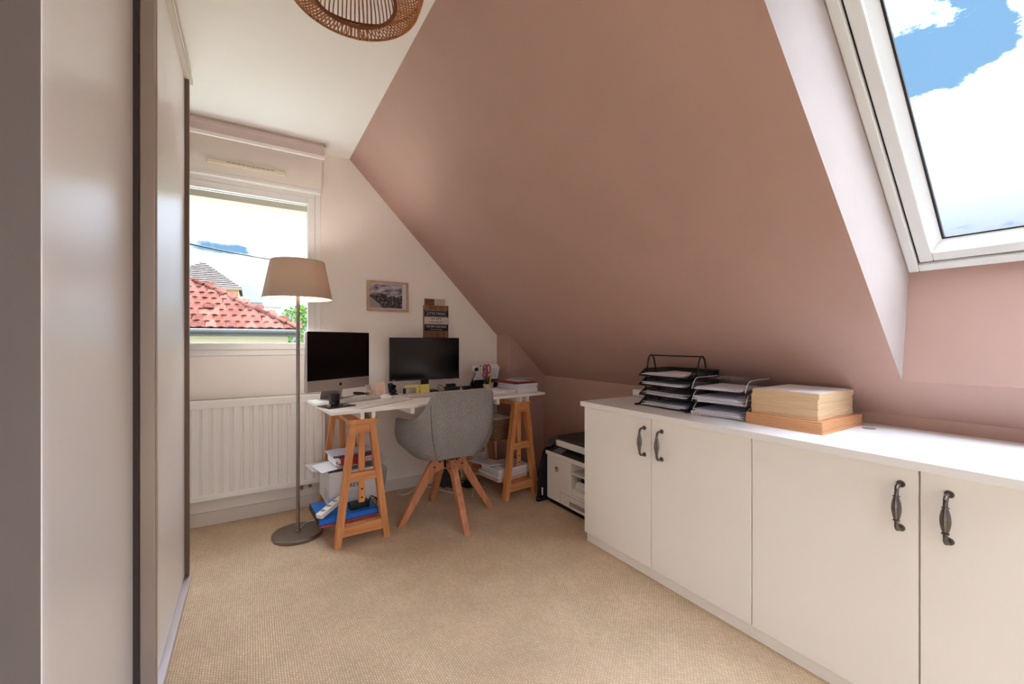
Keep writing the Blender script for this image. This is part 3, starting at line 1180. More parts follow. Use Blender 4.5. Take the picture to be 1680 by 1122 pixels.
def sheet(name, label, cat, corners, z, mat=PAPER, th=.0012, group=None, parts=None):
    """flat sheet with a real thickness; corners in desk coordinates"""
    b = B()
    pts = [dk(*c)[:2] for c in corners]
    b.prism(pts, 2, z, z + th)
    return tag(obj(name, b, mat), label, cat, group)


# printed sheets and dark plate on the left of the desk
t = thing('printed_sheet', 'large white plan sheet lying along the front of the desk', 'paper', dk(.335, .205, DZ), DR + math.radians(27))
obj('paper', B().box((0, 0, .0006), (.46, .17, .0012)), M('plan_paper', (214, 206, 206), .8), t)
b = B()
for i in range(7):
    b.box((-.19 + i * .055, -.02 + .012 * (i % 3), .0014), (.04, .002, .0003))
    b.box((-.18 + i * .055, .03 - .01 * (i % 2), .0014), (.028, .002, .0003))
pl = obj('print', b, INKG, t)
pl['kind'] = 'stuff'
b = B().box((0, -.086, .0012), (.46, .006, .0018))
obj('dark_edge', b, GREYP, t)
t = thing('dark_tray', 'flat dark glass plate under the black cube charger', 'tray', dk(.085, .215, DZ), DR + math.radians(12))
obj('plate', B().box((0, 0, .003), (.17, .15, .006), bev=.002), M('smoked_plate', (60, 56, 58), .2), t)
b = B()
for k in range(9):
    b.box((.02 + random.uniform(-.0, .06), random.uniform(-.06, .04), .0075), (random.uniform(.01, .04), .006, .003), (0, 0, random.uniform(0, 3)))
kk = obj('loose_clips', b, STEEL, t)
kk['kind'] = 'stuff'
t = thing('charger_cube', 'black cube charger standing on the dark plate', 'charger', dk(.078, .245, DZ + .0062), DR + .15)
obj('body', B().box((0, 0, .036), (.050, .046, .062), bev=.004), BLACK, t, smooth=40)
obj('foot', B().box((0, 0, .0035), (.036, .036, .007), bev=.002), BLACK, t)
obj('label_plate', B().b2((-.020, -.0236, .012), (-.008, -.0229, .0145)), PAPER, t)
tag(obj('eraser', B().box((*dk(.036, .20)[:2], DZ + .0062 + .008), (.016, .012, .016), (0, 0, .5), bev=.002), PINKC),
    'small pink block beside the black cube charger', 'eraser')

# cable coil near the computer
b = B()
pts = []
for k in range(46):
    a = k * .42
    pts.append(dk(.335 + .052 * math.cos(a), .562 + .035 * math.sin(a), DZ + .006 + .016 * abs(math.sin(a * .5)) + .0004 * k))
pts += [dk(.26, .55, DZ + .012), dk(.20, .50, DZ + .012), dk(.13, .40, DZ + .012), dk(.10, .29, DZ + .03)]
tag(obj('coiled_cable', B().tube(spline(pts, 3), .0024, 6), CABLE, smooth=60), 'thin black cable coiled beside the all-in-one computer', 'cable')
tag(obj('loose_cable', B().tube(spline([dk(.20, .47, DZ + .003), dk(.27, .505, DZ + .004), dk(.34, .50, DZ + .003), dk(.37, .52, DZ + .003), dk(.33, .54, DZ + .003)], 6), .0022, 6), CABLE, smooth=60),
    'short loose black cable lying behind the small keyboard', 'cable')

# cards, speaker, holders
t = thing('greeting_card', 'pale pink card standing upright beside the mouse', 'card', dk(.452, .515, DZ), DR - math.radians(8))
obj('front_leaf', B().box((0, -.012, .052), (.072, .0015, .105), (math.radians(-10), math.radians(-7), 0)), PINKC, t)
obj('back_leaf', B().box((0, .014, .050), (.070, .0015, .100), (math.radians(12), math.radians(-7), 0)), PINKC, t)
obj('motif', B().box((.006, -.0135, .045), (.006, .001, .040), (math.radians(-10), math.radians(14), 0)), M('dusty_rose', (176, 130, 116), .7), t)
t = thing('envelope_bundle', 'small bundle of envelopes leaning in a white cup', 'envelopes', dk(.395, .575, DZ), DR)
obj('cup', B().lathe([(0, 0), (.021, 0), (.024, .045), (.022, .045), (.019, .003), (0, .003)], n=20), CERAM, t, smooth=40)
for k in range(4):
    obj('envelope', B().box((-.012 + .007 * k, 0, .055), (.0025, .034, .055), (0, math.radians(-22 + 4 * k), 0)), PINKC if k % 2 else PAPER, t)
t = thing('desk_webcam', 'black webcam with round lens standing behind the pink card', 'camera', dk(.560, .560, DZ), DR)
obj('body', B().box((-.012, 0, .050), (.034, .026, .072), (0, math.radians(-8), 0), bev=.006), BLACK, t, smooth=40)
obj('lens', B().cyl((.004, -.014, .060), (.004, -.028, .060), .017, .015, 20), SCREEN, t, smooth=40)
obj('ball_joint', B().lathe([(0, .008), (.018, .014), (.022, .026), (.014, .040), (0, .044)], (.012, 0, 0), 18), BLACK, t, smooth=50)
obj('base', B().lathe([(0, 0), (.034, 0), (.034, .006), (.01, .012), (0, .012)], (.010, 0, 0), 24), BLACK, t, smooth=40)
t = thing('card_holder', 'brushed metal card holder in front of the yellow notes', 'holder', dk(.655, .452, DZ), DR)
obj('box', B().box((0, 0, .026), (.078, .026, .050), bev=.004), ALU, t, smooth=40)
obj('side_flap', B().box((-.044, .004, .026), (.010, .034, .052), bev=.002), BLACK, t)
for s_, w_, lab in ((.690, .112, 'wide yellow notes pad propped up left of the smaller pad'), (.790, .074, 'narrow yellow notes pad propped up beside the wider pad')):
    t = thing('sticky_notes', lab, 'notes', dk(s_, .490, DZ), DR, group='yellow notes under the monitor')
    obj('pad', B().box((0, .012, .034), (w_, .008, .066), (math.radians(-12), 0, 0)), YELL, t)
    obj('backing', B().box((0, .0185, .033), (w_ * .96, .003, .064), (math.radians(-12), 0, 0)), BLACK, t)
    b = B()
    for k in range(3):
        b.box((-.01 * k, .0072 + .0022 * k, .026 + .011 * k), (w_ * .4, .0004, .0015), (math.radians(-12), 0, 0))
    wr = obj('handwriting', b, INKG, t)
    wr['kind'] = 'stuff'
t = thing('docking_station', 'black docking box with cables beside the black monitor', 'dock', dk(1.035, .520, DZ), DR)
obj('box', B().box((0, 0, .016), (.105, .075, .032), bev=.004), BLACK, t, smooth=40)
obj('upper_unit', B().box((.0, .022, .043), (.075, .03, .022), bev=.003), BLACK, t, smooth=40)
obj('cord', B().tube(spline([(-.05, .02, .02), (-.085, .02, .045), (-.10, .03, .05), (-.115, .02, .03), (-.10, .01, .012), (-.07, .0, .006)], 5), .0022, 6), CABLE, t, smooth=60)
obj('flat_lead', B().tube(spline([(.05, .0, .02), (.065, -.02, .03), (.07, -.05, .012), (.06, -.075, .006)], 5), .004, 6), CABLE, t, smooth=60)
t = thing('cordless_phone', 'silver cordless handset leaning in its black cradle', 'phone', dk(1.150, .485, DZ), DR + .2)
obj('cradle', B().box((0, 0, .017), (.055, .06, .034), bev=.007), BLACK, t, smooth=40)
obj('handset', B().box((.052, .012, .088), (.022, .036, .135), (0, math.radians(34), 0), bev=.006), ALU, t, smooth=40)
obj('handset_face', B().box((.062, .010, .081), (.004, .030, .115), (0, math.radians(34), 0)), BLACK, t)
t = thing('note_block', 'yellow square note block next to the potted pens', 'notes', dk(1.205, .410, DZ), DR + .2)
obj('block', B().box((0, 0, .006), (.085, .075, .012)), YELL, t)
t = thing('calling_card_stack', 'two white cards lying right of the long keyboard', 'card', dk(1.095, .385, DZ), DR)
obj('card', B().box((-.03, 0, .002), (.055, .06, .003), (0, 0, .1)), PAPER, t)
obj('card', B().box((.04, .004, .002), (.06, .055, .003), (0, 0, -.15)), PAPER, t)


def pot(s_, t_, label):
    t = thing('pen_pot', label, 'pot', dk(s_, t_, DZ), DR)
    obj('bowl', B().lathe([(0, 0), (.024, 0), (.030, .012), (.034, .046), (.031, .046), (.026, .008), (0, .006)], n=28), CERAM, t, smooth=40)
    return t


p1 = pot(1.300, .415, 'cream pot holding red scissors and pens')
p2 = pot(1.385, .505, 'cream pot holding a highlighter, tucked behind the scissors pot')


def leaning(name, label, cat, base, top, r, mat, tipm=None, group=None):
    t = thing(name, label, cat, base)
    d = Vector(top) - Vector(base)
    obj('barrel', B().cyl((0, 0, 0), d * .8, r, n=10), mat, t, smooth=40)
    obj('cap', B().cyl(d * .8, d, r * 1.08, r * .9, 10), tipm or mat, t, smooth=40)
    return t


def q1(ds, dt, z):
    return dk(1.300 + ds, .415 + dt, DZ + z)


leaning('pen', 'dark green pen in the scissors pot', 'pen', q1(-.008, .006, .010), q1(-.030, .02, .135), .0045, GREEN, group=None)
leaning('marker', 'black marker with red cap in the scissors pot', 'pen', q1(-.004, -.010, .010), q1(-.026, -.018, .115), .008, BLACK, RED)
leaning('ballpoint', 'black ballpoint leaning right in the scissors pot', 'pen', q1(.006, .0, .010), q1(.022, .004, .110), .0045, BLACK, BLACK)
leaning('crayon', 'light green pencil in the scissors pot', 'pencil', q1(.010, .012, .010), q1(.02, .02, .165), .0036, M('lime_pencil', (96, 150, 80), .5), GREEN)
t = thing('scissors', 'red-handled scissors standing in the cream pot', 'scissors', q1(-.002, .004, .012))
obj('blade', B().box((-.002, 0, .05), (.010, .002, .10)), STEEL, t)
obj('blade', B().box((.004, .003, .05), (.010, .002, .10), (0, .06, 0)), STEEL, t)
for s in (-1, 1):
    ring_ = [(s * .016 + .016 * math.cos(k * 2 * PI / 20) + .002, .001, .155 + .034 * math.sin(k * 2 * PI / 20)) for k in range(20)]
    obj('finger_loop', B().tube(ring_, .0052, 8, True), RED, t, smooth=60)
    obj('shank', B().tube([(s * .004, .001, .09), (s * .008, .001, .125)], .0055, 8), RED, t, smooth=60)
leaning('highlighter', 'yellow highlighter in the rear cream pot', 'pen', dk(1.385, .505, DZ + .010), dk(1.40, .512, DZ + .105), .007, M('highlighter_yellow', (224, 214, 96), .5), YELL)
leaning('short_marker', 'dark red marker in the rear cream pot', 'pen', dk(1.375, .505, DZ + .010), dk(1.366, .515, DZ + .095), .008, DARKRED, DARKRED)

# upright papers behind the pots
t = thing('paper_holder', 'black upright rack holding mail behind the pots', 'rack', dk(1.40, .560, DZ), DR)
obj('base', B().b2((-.16, -.03, 0), (.11, .035, .006), .002), BLACK, t)
for y_ in (-.022, .0, .028):
    obj('divider', B().b2((-.15, y_ - .0012, .004), (.10, y_ + .0012, .07), .001), BLACK, t)


def mail(label, s_, t_, w, h, ry, mat, cat='paper', prints=None):
    t = thing('mail_sheet', label, cat, dk(s_, t_, DZ + .008), DR, group='papers standing in the rack')
    m_ = Matrix.Rotation(ry, 4, 'Y')
    b = B()
    b.box((0, 0, 0), (w, .002, h))
    bmesh.ops.transform(b.bm, matrix=Matrix.Translation((0, 0, h / 2 + abs(math.sin(ry)) * w / 2)) @ m_, verts=b.bm.verts)
    obj('paper', b, mat, t)
    if prints:
        b = B()
        for (x_, z_, ww, hh) in prints:
            b.box((x_ * w, -.0014, z_ * h), (ww * w, .0006, hh * h))
        bmesh.ops.transform(b.bm, matrix=Matrix.Translation((0, 0, h / 2 + abs(math.sin(ry)) * w / 2)) @ m_, verts=b.bm.verts)
        pr = obj('print', b, INKG if len(prints) > 3 else INK, t)
        pr['kind'] = 'stuff'


mail('white picture card with a dark print behind the scissors', 1.300, .549, .105, .180, math.radians(-9), PAPER, 'card', [(-.1, .3, .35, .15), (.30, .42, .12, .05)])
mail('bluish printed leaflet standing between the two white papers', 1.395, .572, .10, .165, math.radians(5), PAPER_B, 'leaflet', [(-.2, .35, .2, .2), (.1, .3, .3, .12), (.2, .1, .3, .1), (0, -.05, .6, .05)])
mail('white letter with lines of text leaning right in the rack', 1.445, .549, .11, .170, math.radians(14), PAPER, 'letter', [(0, .3 - .085 * k, .7, .02) for k in range(8)])
mail('plain white sheet standing at the back of the rack', 1.470, .582, .10, .185, math.radians(2), PAPER)

# piles on the right end of the desk
t = thing('paper_pile', 'low pile of loose white papers on the right of the desk', 'papers', dk(1.225, .190, DZ), DR)
for k in range(5):
    obj('sheet', B().box((random.uniform(-.01, .01), random.uniform(-.01, .01), .003 + k * .005), (.22, .22, .0042), (0, 0, random.uniform(-.06, .06))), PAPER, t)
t = thing('document_stack', 'thick stack of white documents near the end of the desk', 'papers', dk(1.45, .205, DZ), DR)
t.location = dk(1.452, .30, DZ)
for k in range(7):
    obj('document', B().box((random.uniform(-.008, .008), random.uniform(-.008, .008) - .09, .031 + k * .0056), (.20, .26, .005), (0, 0, random.uniform(-.05, .05))), PAPER if k % 3 else PAPER_B, t)
obj('document', B().box((0, -.09, .014), (.20, .26, .0275)), PAPER, t)
t = thing('red_folder', 'burgundy folder lying on the stack of documents', 'folder', dk(1.430, .215, DZ + .0705), DR)
obj('cover', B().box((0, 0, .003), (.235, .29, .006), (0, 0, .04), bev=.001), DARKRED, t)
obj('inner_sheet', B().box((.004, .002, .007), (.21, .27, .002), (0, 0, .04)), DARKRED, t)
t = thing('white_leaflet', 'white folded leaflet on top of the burgundy folder', 'leaflet', dk(1.478, .235, DZ + .079), DR)
obj('lower_leaf', B().box((0, 0, .001), (.13, .20, .002), (0, 0, -.08)), PAPER, t)
obj('upper_leaf', B().box((.02, -.01, .014), (.11, .17, .002), (math.radians(-6), math.radians(4), -.05)), PAPER, t)
#@@PART4
# ------------------------------------------------------------------ things under the desk, left trestle
FZ = .1145
t = thing('red_binder', 'flat red binder lying under the blue binder', 'binder', (.485, 2.735, FZ), .05)
obj('cover', B().box((0, 0, .006), (.325, .30, .012), bev=.002), RED, t)
obj('pages', B().box((.002, .002, .006), (.318, .304, .006)), PAPER, t)
t = thing('blue_binder', 'bright blue lever-arch binder under the white carton', 'binder', (.485, 2.740, FZ + .0125), .05)
obj('cover', B().box((0, 0, .032), (.33, .30, .004), bev=.001).box((0, 0, .002), (.33, .30, .004), bev=.001).box((0, -.148, .017), (.33, .004, .034), bev=.001), BLUE, t)
obj('pages', B().box((0, .004, .017), (.31, .28, .024)), PAPER, t)
obj('edge_binding', B().box((-.1655, 0, .017), (.003, .30, .036)).box((.1655, 0, .017), (.003, .30, .036)), BLACK, t)
CZ = FZ + .0125 + .0345
t = thing('paper_carton', 'white printed paper carton with open flaps inside the trestle', 'carton', (.543, 2.905, CZ), .04)
b = B().b2((-.147, -.145, 0), (.147, .145, .004))
b.b2((-.147, -.145, 0), (-.143, .145, .205)).b2((.143, -.145, 0), (.147, .145, .205)).b2((-.147, -.145, 0), (.147, -.141, .205)).b2((-.147, .141, 0), (.147, .145, .205))
obj('box', b, CARDB, t)
obj('flap', B().box((.18, 0, .215), (.095, .27, .003), (0, math.radians(-38), 0)), CARDB, t)
text('REY', .034, INK, t, Matrix.Translation((.006, -.1456, .108)) @ FACE_NEG_Y, 'brand_lettering', sx=1.05)
b = B().tube([(-.045 + .0035 * k, -.1462, .064 + (.005 if k % 2 else -.003) * (1 + .5 * math.sin(k))) for k in range(28)], .0006, 4)
obj('script_flourish', b, INKG, t)
obj('side_label', B().b2((-.1478, -.12, .03), (-.1468, -.02, .09)), M('label_line', (200, 198, 196), .6), t)
t = thing('plastic_wrapper', 'crumpled clear plastic wrap bulging out of the white carton', 'wrapper', (.543, 2.900, CZ + .138))
b = B()
rows = []
for j in range(15):
    rows.append([(-.137 + .274 * i / 20, -.132 + .264 * j / 14,
                  .030 + .030 * math.sin(PI * i / 20) * math.sin(PI * j / 14) + .018 * noise.noise(Vector((i * .45, j * .45, 3)))) for i in range(21)])
b.grid(rows)
obj('film', b, M('clear_film', (226, 224, 226), .25, alpha=.65, spec=.8), t, smooth=40)
obj('ream', B().b2((-.13, -.125, 0), (.13, .125, .028)), PAPER, t)
ZP = CZ + .2065
t = thing('loose_envelope', 'white envelope jutting out left over the open carton', 'envelope', (.45, 2.84, ZP + .0125), .22)
obj('paper', B().box((0, 0, .0105), (.22, .17, .002), (math.radians(3), math.radians(-3), 0)), PAPER, t)
t = thing('grey_folder', 'pale grey folder resting on the carton edge by the radiator', 'folder', (.455, 2.915, ZP + .001), .14)
obj('cover', B().box((0, 0, .006), (.30, .19, .010), None, bev=.001), M('pale_grey_card', (206, 202, 202), .6), t)
t = thing('red_ream', 'red and white paper pack with a barcode on the carton', 'paper pack', (.560, 2.855, ZP + .036), .10)
obj('pack', B().box((0, 0, .019), (.235, .19, .036), (0, 0, 0), bev=.003), RED, t)
obj('white_end', B().box((-.112, 0, .019), (.03, .193, .0375), bev=.003), PAPER, t)
obj('label', B().b2((.055, -.0962, .006), (.105, -.0950, .034)), PAPER, t)
b = B()
for k in range(9):
    b.b2((.060 + k * .0045, -.0968, .010), (.060 + k * .0045 + random.choice((.0012, .0024)), -.0960, .030))
bc = obj('barcode', b, INK, t)
bc['kind'] = 'stuff'
b = B()
for (x_, z_) in ((-.124, .026), (-.118, .018), (-.110, .012), (-.103, .010)):
    b.box((x_, -.0972, z_), (.006, .0008, .006))
bd = obj('dot_print', b, INK, t)
bd['kind'] = 'stuff'
t = thing('spiral_notebook', 'spiral-bound notebook lying on the red paper pack', 'notebook', (.555, 2.90, ZP + .0740), .10)
obj('cover', B().box((0, .01, .006), (.26, .19, .010)), PAPER_B, t)
b = B()
for k in range(22):
    b.box((-.122 + k * .0116, -.088, .007), (.0062, .006, .014), bev=.0015, seg=1)
sp_ = obj('wire_binding', b, INK, t)
sp_['kind'] = 'stuff'
t = thing('power_strip', 'white multi-socket power strip propped on the blue binder', 'power strip', (.400, 2.655, FZ + .0125 + .044), math.radians(38))
obj('body', B().box((0, 0, .026), (.19, .046, .030), (0, math.radians(-14), 0), bev=.007), WHITEP, t, smooth=40)
for k in range(3):
    obj('socket', B().cyl((-.055 + k * .045, 0, .0405 + (k - 1.2) * .0112), (-.055 + k * .045, 0, .0425 + (k - 1.2) * .0112), .016, n=16), GREYP, t, smooth=40)
t = thing('power_adapter', 'black power brick with tangled leads on the blue binder', 'adapter', (.560, 2.655, FZ + .0125 + .0345), .1)
obj('brick', B().box((0, 0, .020), (.115, .055, .040), bev=.006), BLACK, t, smooth=40)
for k in range(3):
    pts = [(-.05, 0, .02), (-.07, .02 + .01 * k, .045), (-.085, .035, .03 + .01 * k), (-.08, .055, .012)] if k == 0 else \
          [(.055, 0, .02), (.09, .02 * k, .040), (.115, -.02, .035 - .008 * k), (.130, -.062, .0 - .005 * k), (.125 + .01 * k, -.075, -.034)]
    obj('lead', B().tube(spline(pts, 5), .0028, 6), CABLE, t, smooth=60)
t = thing('rolled_sheet', 'curled white paper sheet standing right of the carton', 'paper', (.735, 2.86, 0))
b = B()
rows = []
for j in range(7):
    z_ = .0 + .33 * j / 6
    rows.append([(.012 * math.sin(i / 8 * PI) + .03 * (j / 6) ** 2, -.10 + .20 * i / 8, z_) for i in range(9)])
b.grid(rows)
o_ = obj('paper', b, PAPER, t, smooth=60)
sm = o_.modifiers.new('thick', 'SOLIDIFY')
sm.thickness = .0015

# right trestle: basket on the middle shelf, boxes on the bottom one
TR = Vector((1.738, 2.632, 0))


def tk(x_, y_, z_):
    p = TR + DE * x_ + DN * y_
    return (p.x, p.y, z_)


t = thing('wicker_basket', 'brown woven wicker basket on the trestle shelf', 'basket', tk(-.055, .30, .4125), DR)
b = B()
W_, D_, Hb = .115, .16, .155
for k in range(13):
    z_ = .008 + k * .012
    pts = []
    n_ = 44
    for i in range(n_):
        a = i / n_ * 2 * PI
        ca, sa = math.cos(a), math.sin(a)
        r_ = 1 / max(abs(ca), abs(sa)) ** .9
        wv = .004 * (1 if (i + k) % 2 else -1)
        e = 1 + .10 * k / 12
        pts.append(((W_ - .01 + wv) * ca * r_ * e * .93, (D_ - .01 + wv) * sa * r_ * e * .93, z_))
    b.tube(pts, .0062, 5, True)
w_ = obj('weave', b, WICK, t, smooth=60)
w_['kind'] = 'stuff'
obj('base', B().b2((-W_ * .9, -D_ * .9, 0), (W_ * .9, D_ * .9, .006)), WICK, t)
t = thing('basket_papers', 'white papers heaped in the wicker basket', 'papers', tk(-.055, .30, .4205), DR)
for k in range(4):
    obj('sheet', B().box((0, 0, .120 + k * .010), (.17, .24, .004), (random.uniform(-.04, .04), random.uniform(-.05, .02), random.uniform(-.1, .1))), PAPER, t)
obj('stack', B().b2((-.085, -.12, 0), (.085, .12, .115)), PAPER, t)
t = thing('flat_box', 'grey-white flat box on the bottom trestle shelf', 'box', tk(-.02, .215, FZ - .0005), DR + .03)
obj('lid', B().box((0, 0, .040), (.30, .26, .018), bev=.001), CARDB, t)
obj('tray', B().box((0, 0, .0165), (.29, .25, .032), bev=.001), PINKC, t)
t = thing('white_box', 'white shallow box stacked on the flat box', 'box', tk(-.01, .20, FZ + .050), DR)
obj('lid', B().box((0, 0, .034), (.30, .24, .020), bev=.001), PAPER, t)
obj('tray', B().box((0, 0, .013), (.294, .234, .025), bev=.001), CARDB, t)
t = thing('tilted_folder', 'white folder sloping off the top of the white box under the desk', 'folder', tk(-.10, .235, FZ + .095), DR)
obj('cover', B().box((-.045, 0, .026), (.25, .215, .004), (0, math.radians(9), .25)), PAPER, t)
obj('inner_pages', B().box((-.045, 0, .0225), (.24, .205, .002), (0, math.radians(9), .25)), PAPER_B, t)
t = thing('cable_heap', 'heap of black cables and plugs on the carpet under the desk', 'cables', (1.46, 3.02, 0))
b = B()
pts = [(random.uniform(-.13, .12), random.uniform(-.07, .07), .006 + random.uniform(0, .07)) for k in range(22)]
b.tube(spline(pts, 4), .004, 6)
obj('tangle', b, CABLE, t, smooth=60)
obj('plug', B().box((.02, 0, .030), (.07, .05, .05), (0, .2, .4), bev=.008), BLACK, t, smooth=40)
tag(obj('power_cable', B().tube(spline([(1.015, 3.262, .005), (.96, 3.20, .005), (1.00, 3.14, .005), (1.10, 3.20, .005), (1.2, 3.22, .005), (1.27, 3.08, .005), (1.36, 2.90, .005)], 6), .0045, 8), WCABLE, smooth=60),
    'white power cord curling on the carpet by the baseboard', 'cord')
tag(obj('white_lead', B().tube([(1.40, 2.80, .012), (1.445, 2.86, .03), (1.47, 2.90, .075)], .004, 8), WCABLE, smooth=60),
    'thin white lead sticking out beside the cable heap', 'cable')
tag(obj('document_box', B().b2((1.30, 3.13, 0), (1.46, 3.26, .11), .004), M('dark_storage', (60, 54, 52), .7)), 'dark storage box in the shade behind the chair', 'box')

# ------------------------------------------------------------------ printer and black bag
pr = thing('printer', 'white multifunction laser printer on the carpet beside the cabinet', 'printer', (1.85, 2.475, 0))
# local: x into the room corner, y negative = towards the cabinet
obj('base', B().b2((.01, -.56, 0), (.36, -.02, .03), .003), BLACK, pr)
b = B()
b.b2((0, -.268, .028), (.02, 0, .345), .012, 3)
b.b2((.012, -.268, .028), (.375, -.005, .345), .006)
b.b2((.012, -.575, .028), (.375, -.268, .165), .006)
b.b2((.20, -.575, .165), (.375, -.268, .345), .004)
b.b2((0, -.575, .028), (.02, -.268, .130), .006)
obj('body', b, WHITEP, pr)
obj('output_tray', B().b2((.03, -.57, .164), (.20, -.27, .170)).box((.05, -.42, .19), (.06, .25, .05), (0, .5, 0), bev=.01), WHITEP, pr)
obj('toner_door', B().b2((.06, -.55, .18), (.198, -.31, .25), .01), BLACK, pr)
obj('output_lip', B().b2((-.004, -.575, .272), (.2, -.262, .283), .003), WHITEP, pr)
obj('control_deck', B().b2((-.006, -.575, .346), (.36, .004, .362), .004), WHITEP, pr)
b = B()
b.prism([(-.004, .362), (.11, .362), (.11, .405)], 1, -.57, 0)
pn = obj('control_panel', b, BLACK, pr)
obj('panel_rim', B().box((-.004, -.285, .369), (.012, .57, .014), (0, .0, 0), bev=.003), WHITEP, pr)
obj('display', B().box((.045, -.10, .3835), (.06, .09, .003), (0, -math.atan2(.043, .114), 0)), M('display_grey', (110, 112, 116), .3), pn)
obj('scanner_unit', B().b2((.06, -.57, .405), (.375, -.03, .450), .008), WHITEP, pr)
obj('scanner_lid', B().b2((.065, -.565, .451), (.372, -.035, .482), .01), M('charcoal_plastic', (52, 49, 48), .5), pr)
em = obj('emblem', B().cyl((-.0012, -.118, .262), (.0003, -.118, .262), .0185, n=32), M('emblem_dark', (60, 52, 48), .4), pr, smooth=40)
text('hp', .030, WHITEP, em, Matrix.Translation((-.0014, -.118, .2615)) @ FACE_NEG_X, 'emblem_letters', shear=.25, depth=.0003)
b = B()
b.b2((-.0008, -.56, .112), (.001, -.16, .114)).b2((-.0008, -.162, .04), (.001, -.160, .114))
obj('tray_gap', b, GREYP, pr)
obj('tray_grip', B().b2((-.0025, -.42, .050), (.002, -.26, .078), .002), GREYP, pr)
t = thing('shoulder_bag', 'slumped black shoulder bag between the printer and the trestle', 'bag', (2.02, 2.545, 0), 0)
b = B()
rows = []
for j in range(12):
    v = j / 11
    z_ = .365 * v
    e = 1 - .35 * v ** 3
    rows.append([((.195 * e + .012 * noise.noise(Vector((i * .5, j * .6, 1)))) * math.copysign(abs(math.cos(i / 24 * 2 * PI)) ** .5, math.cos(i / 24 * 2 * PI)),
                  (.046 * e + .010 * noise.noise(Vector((i * .7, j * .7, 9)))) * math.copysign(abs(math.sin(i / 24 * 2 * PI)) ** .6, math.sin(i / 24 * 2 * PI)),
                  max(.0, z_ + .01 * noise.noise(Vector((i * .3, 2, j * .3))) * v)) for i in range(24)])
b.grid(rows, True)
b.bm.faces.new([b.bm.verts.new(p) for p in rows[0]])
b.bm.faces.new([b.bm.verts.new(p) for p in rows[-1]])
obj('body', b, M('black_nylon', (20, 19, 20), .75, bump=(60, .5, .004)), t, smooth=50)
obj('strap', B().tube(spline([(-.17, -.02, .30), (-.21, -.045, .2), (-.225, -.04, .06), (-.24, -.05, .012), (-.20, -.055, .010), (-.14, -.058, .012)], 6), .009, 8), MATS['black_nylon'], t, smooth=60)
obj('handle', B().tube(spline([(-.07, 0, .355), (-.05, 0, .395), (.03, 0, .40), (.06, 0, .355)], 6), .008, 8), MATS['black_nylon'], t, smooth=60)
obj('zip_tag', B().b2((-.205, -.062, .045), (-.197, -.056, .10), .001), PAPER, t)
t = thing('crumpled_bag', 'crumpled translucent plastic bag on top of the black bag', 'plastic bag', (2.04, 2.555, .372))
b = B()
bmesh.ops.create_icosphere(b.bm, subdivisions=3, radius=1)
for v in b.bm.verts:
    k_ = 1 + .45 * noise.noise(v.co * 2.3)
    v.co = Vector((v.co.x * .10 * k_, v.co.y * .042 * k_, max(0, .03 + v.co.z * .04 * k_)))
obj('film', b, M('grey_film', (110, 104, 102), .3, alpha=.8), t)
t = thing('wall_socket', 'white double wall socket low on the pink wall', 'socket', (XK, 2.40, .50))
obj('plate', B().b2((-.010, -.075, -.04), (0, .075, .04), .003), WHITEP, t)
for y_ in (-.036, .036):
    obj('outlet', B().cyl((-.0105, y_, 0), (-.0095, y_, 0), .022, n=20), GREYP, t, smooth=40)

# ------------------------------------------------------------------ on the worktop
WTZ = .8235


def tray_mesh_black():
    """wire-mesh letter tray: rim, floor, sides; local x 0 (front) .. .27, y -.15 .. .15"""
    b = B()
    D, W = .265, .150
    rim = [(0, -W, .004), (0, W, .004)]
    b.tube([(.05, -W, .038), (D, -W, .038), (D, W, .038), (.05, W, .038), (.0, W, .006), (.0, -W, .006)], .0035, 6, True)
    b.box((D / 2, 0, .002), (D, 2 * W, .0016))
    return b


def tray_sides():
    b = B()
    D, W = .265, .150
    for s in (-1, 1):
        b.prism([(0, .002), (D, .002), (D, .038), (.05, .038), (0, .006)], 1, s * W - .0005, s * W + .0005)
    b.b2((D - .001, -W, .002), (D, W, .038))
    return b


MESHM = M('black_mesh', (26, 25, 26), .6, alpha=.55)
bt = thing('letter_tray', 'black wire-mesh letter tray with four tiers and arched ends', 'letter tray', (1.818, 1.432, WTZ))
TZ = [.004, .054, .109, .160]
for z_ in TZ:
    f = obj('tier', tray_mesh_black(), BLACKM, bt, loc=(0, 0, z_))
    obj('mesh_side', tray_sides(), MESHM, f)
for s in (-1, 1):
    y_ = s * .157
    arch = [(.055, y_, .0), (.062, y_, .10), (.078, y_, .22), (.088, y_, .258), (.108, y_, .274), (.128, y_, .258), (.140, y_, .22), (.168, y_, .10), (.180, y_, .0)]
    obj('arch', B().tube(spline(arch, 4), .0042, 8), BLACKM, bt, smooth=60)
    obj('foot', B().box((.0, y_, .006), (.05, .010, .010), bev=.003), BLACKM, bt)
obj('top_rod', B().cyl((.108, -.157, .272), (.108, .157, .272), .0038, n=10), BLACKM, bt, smooth=40)
lab = ['bottom', 'second', 'third', 'top']
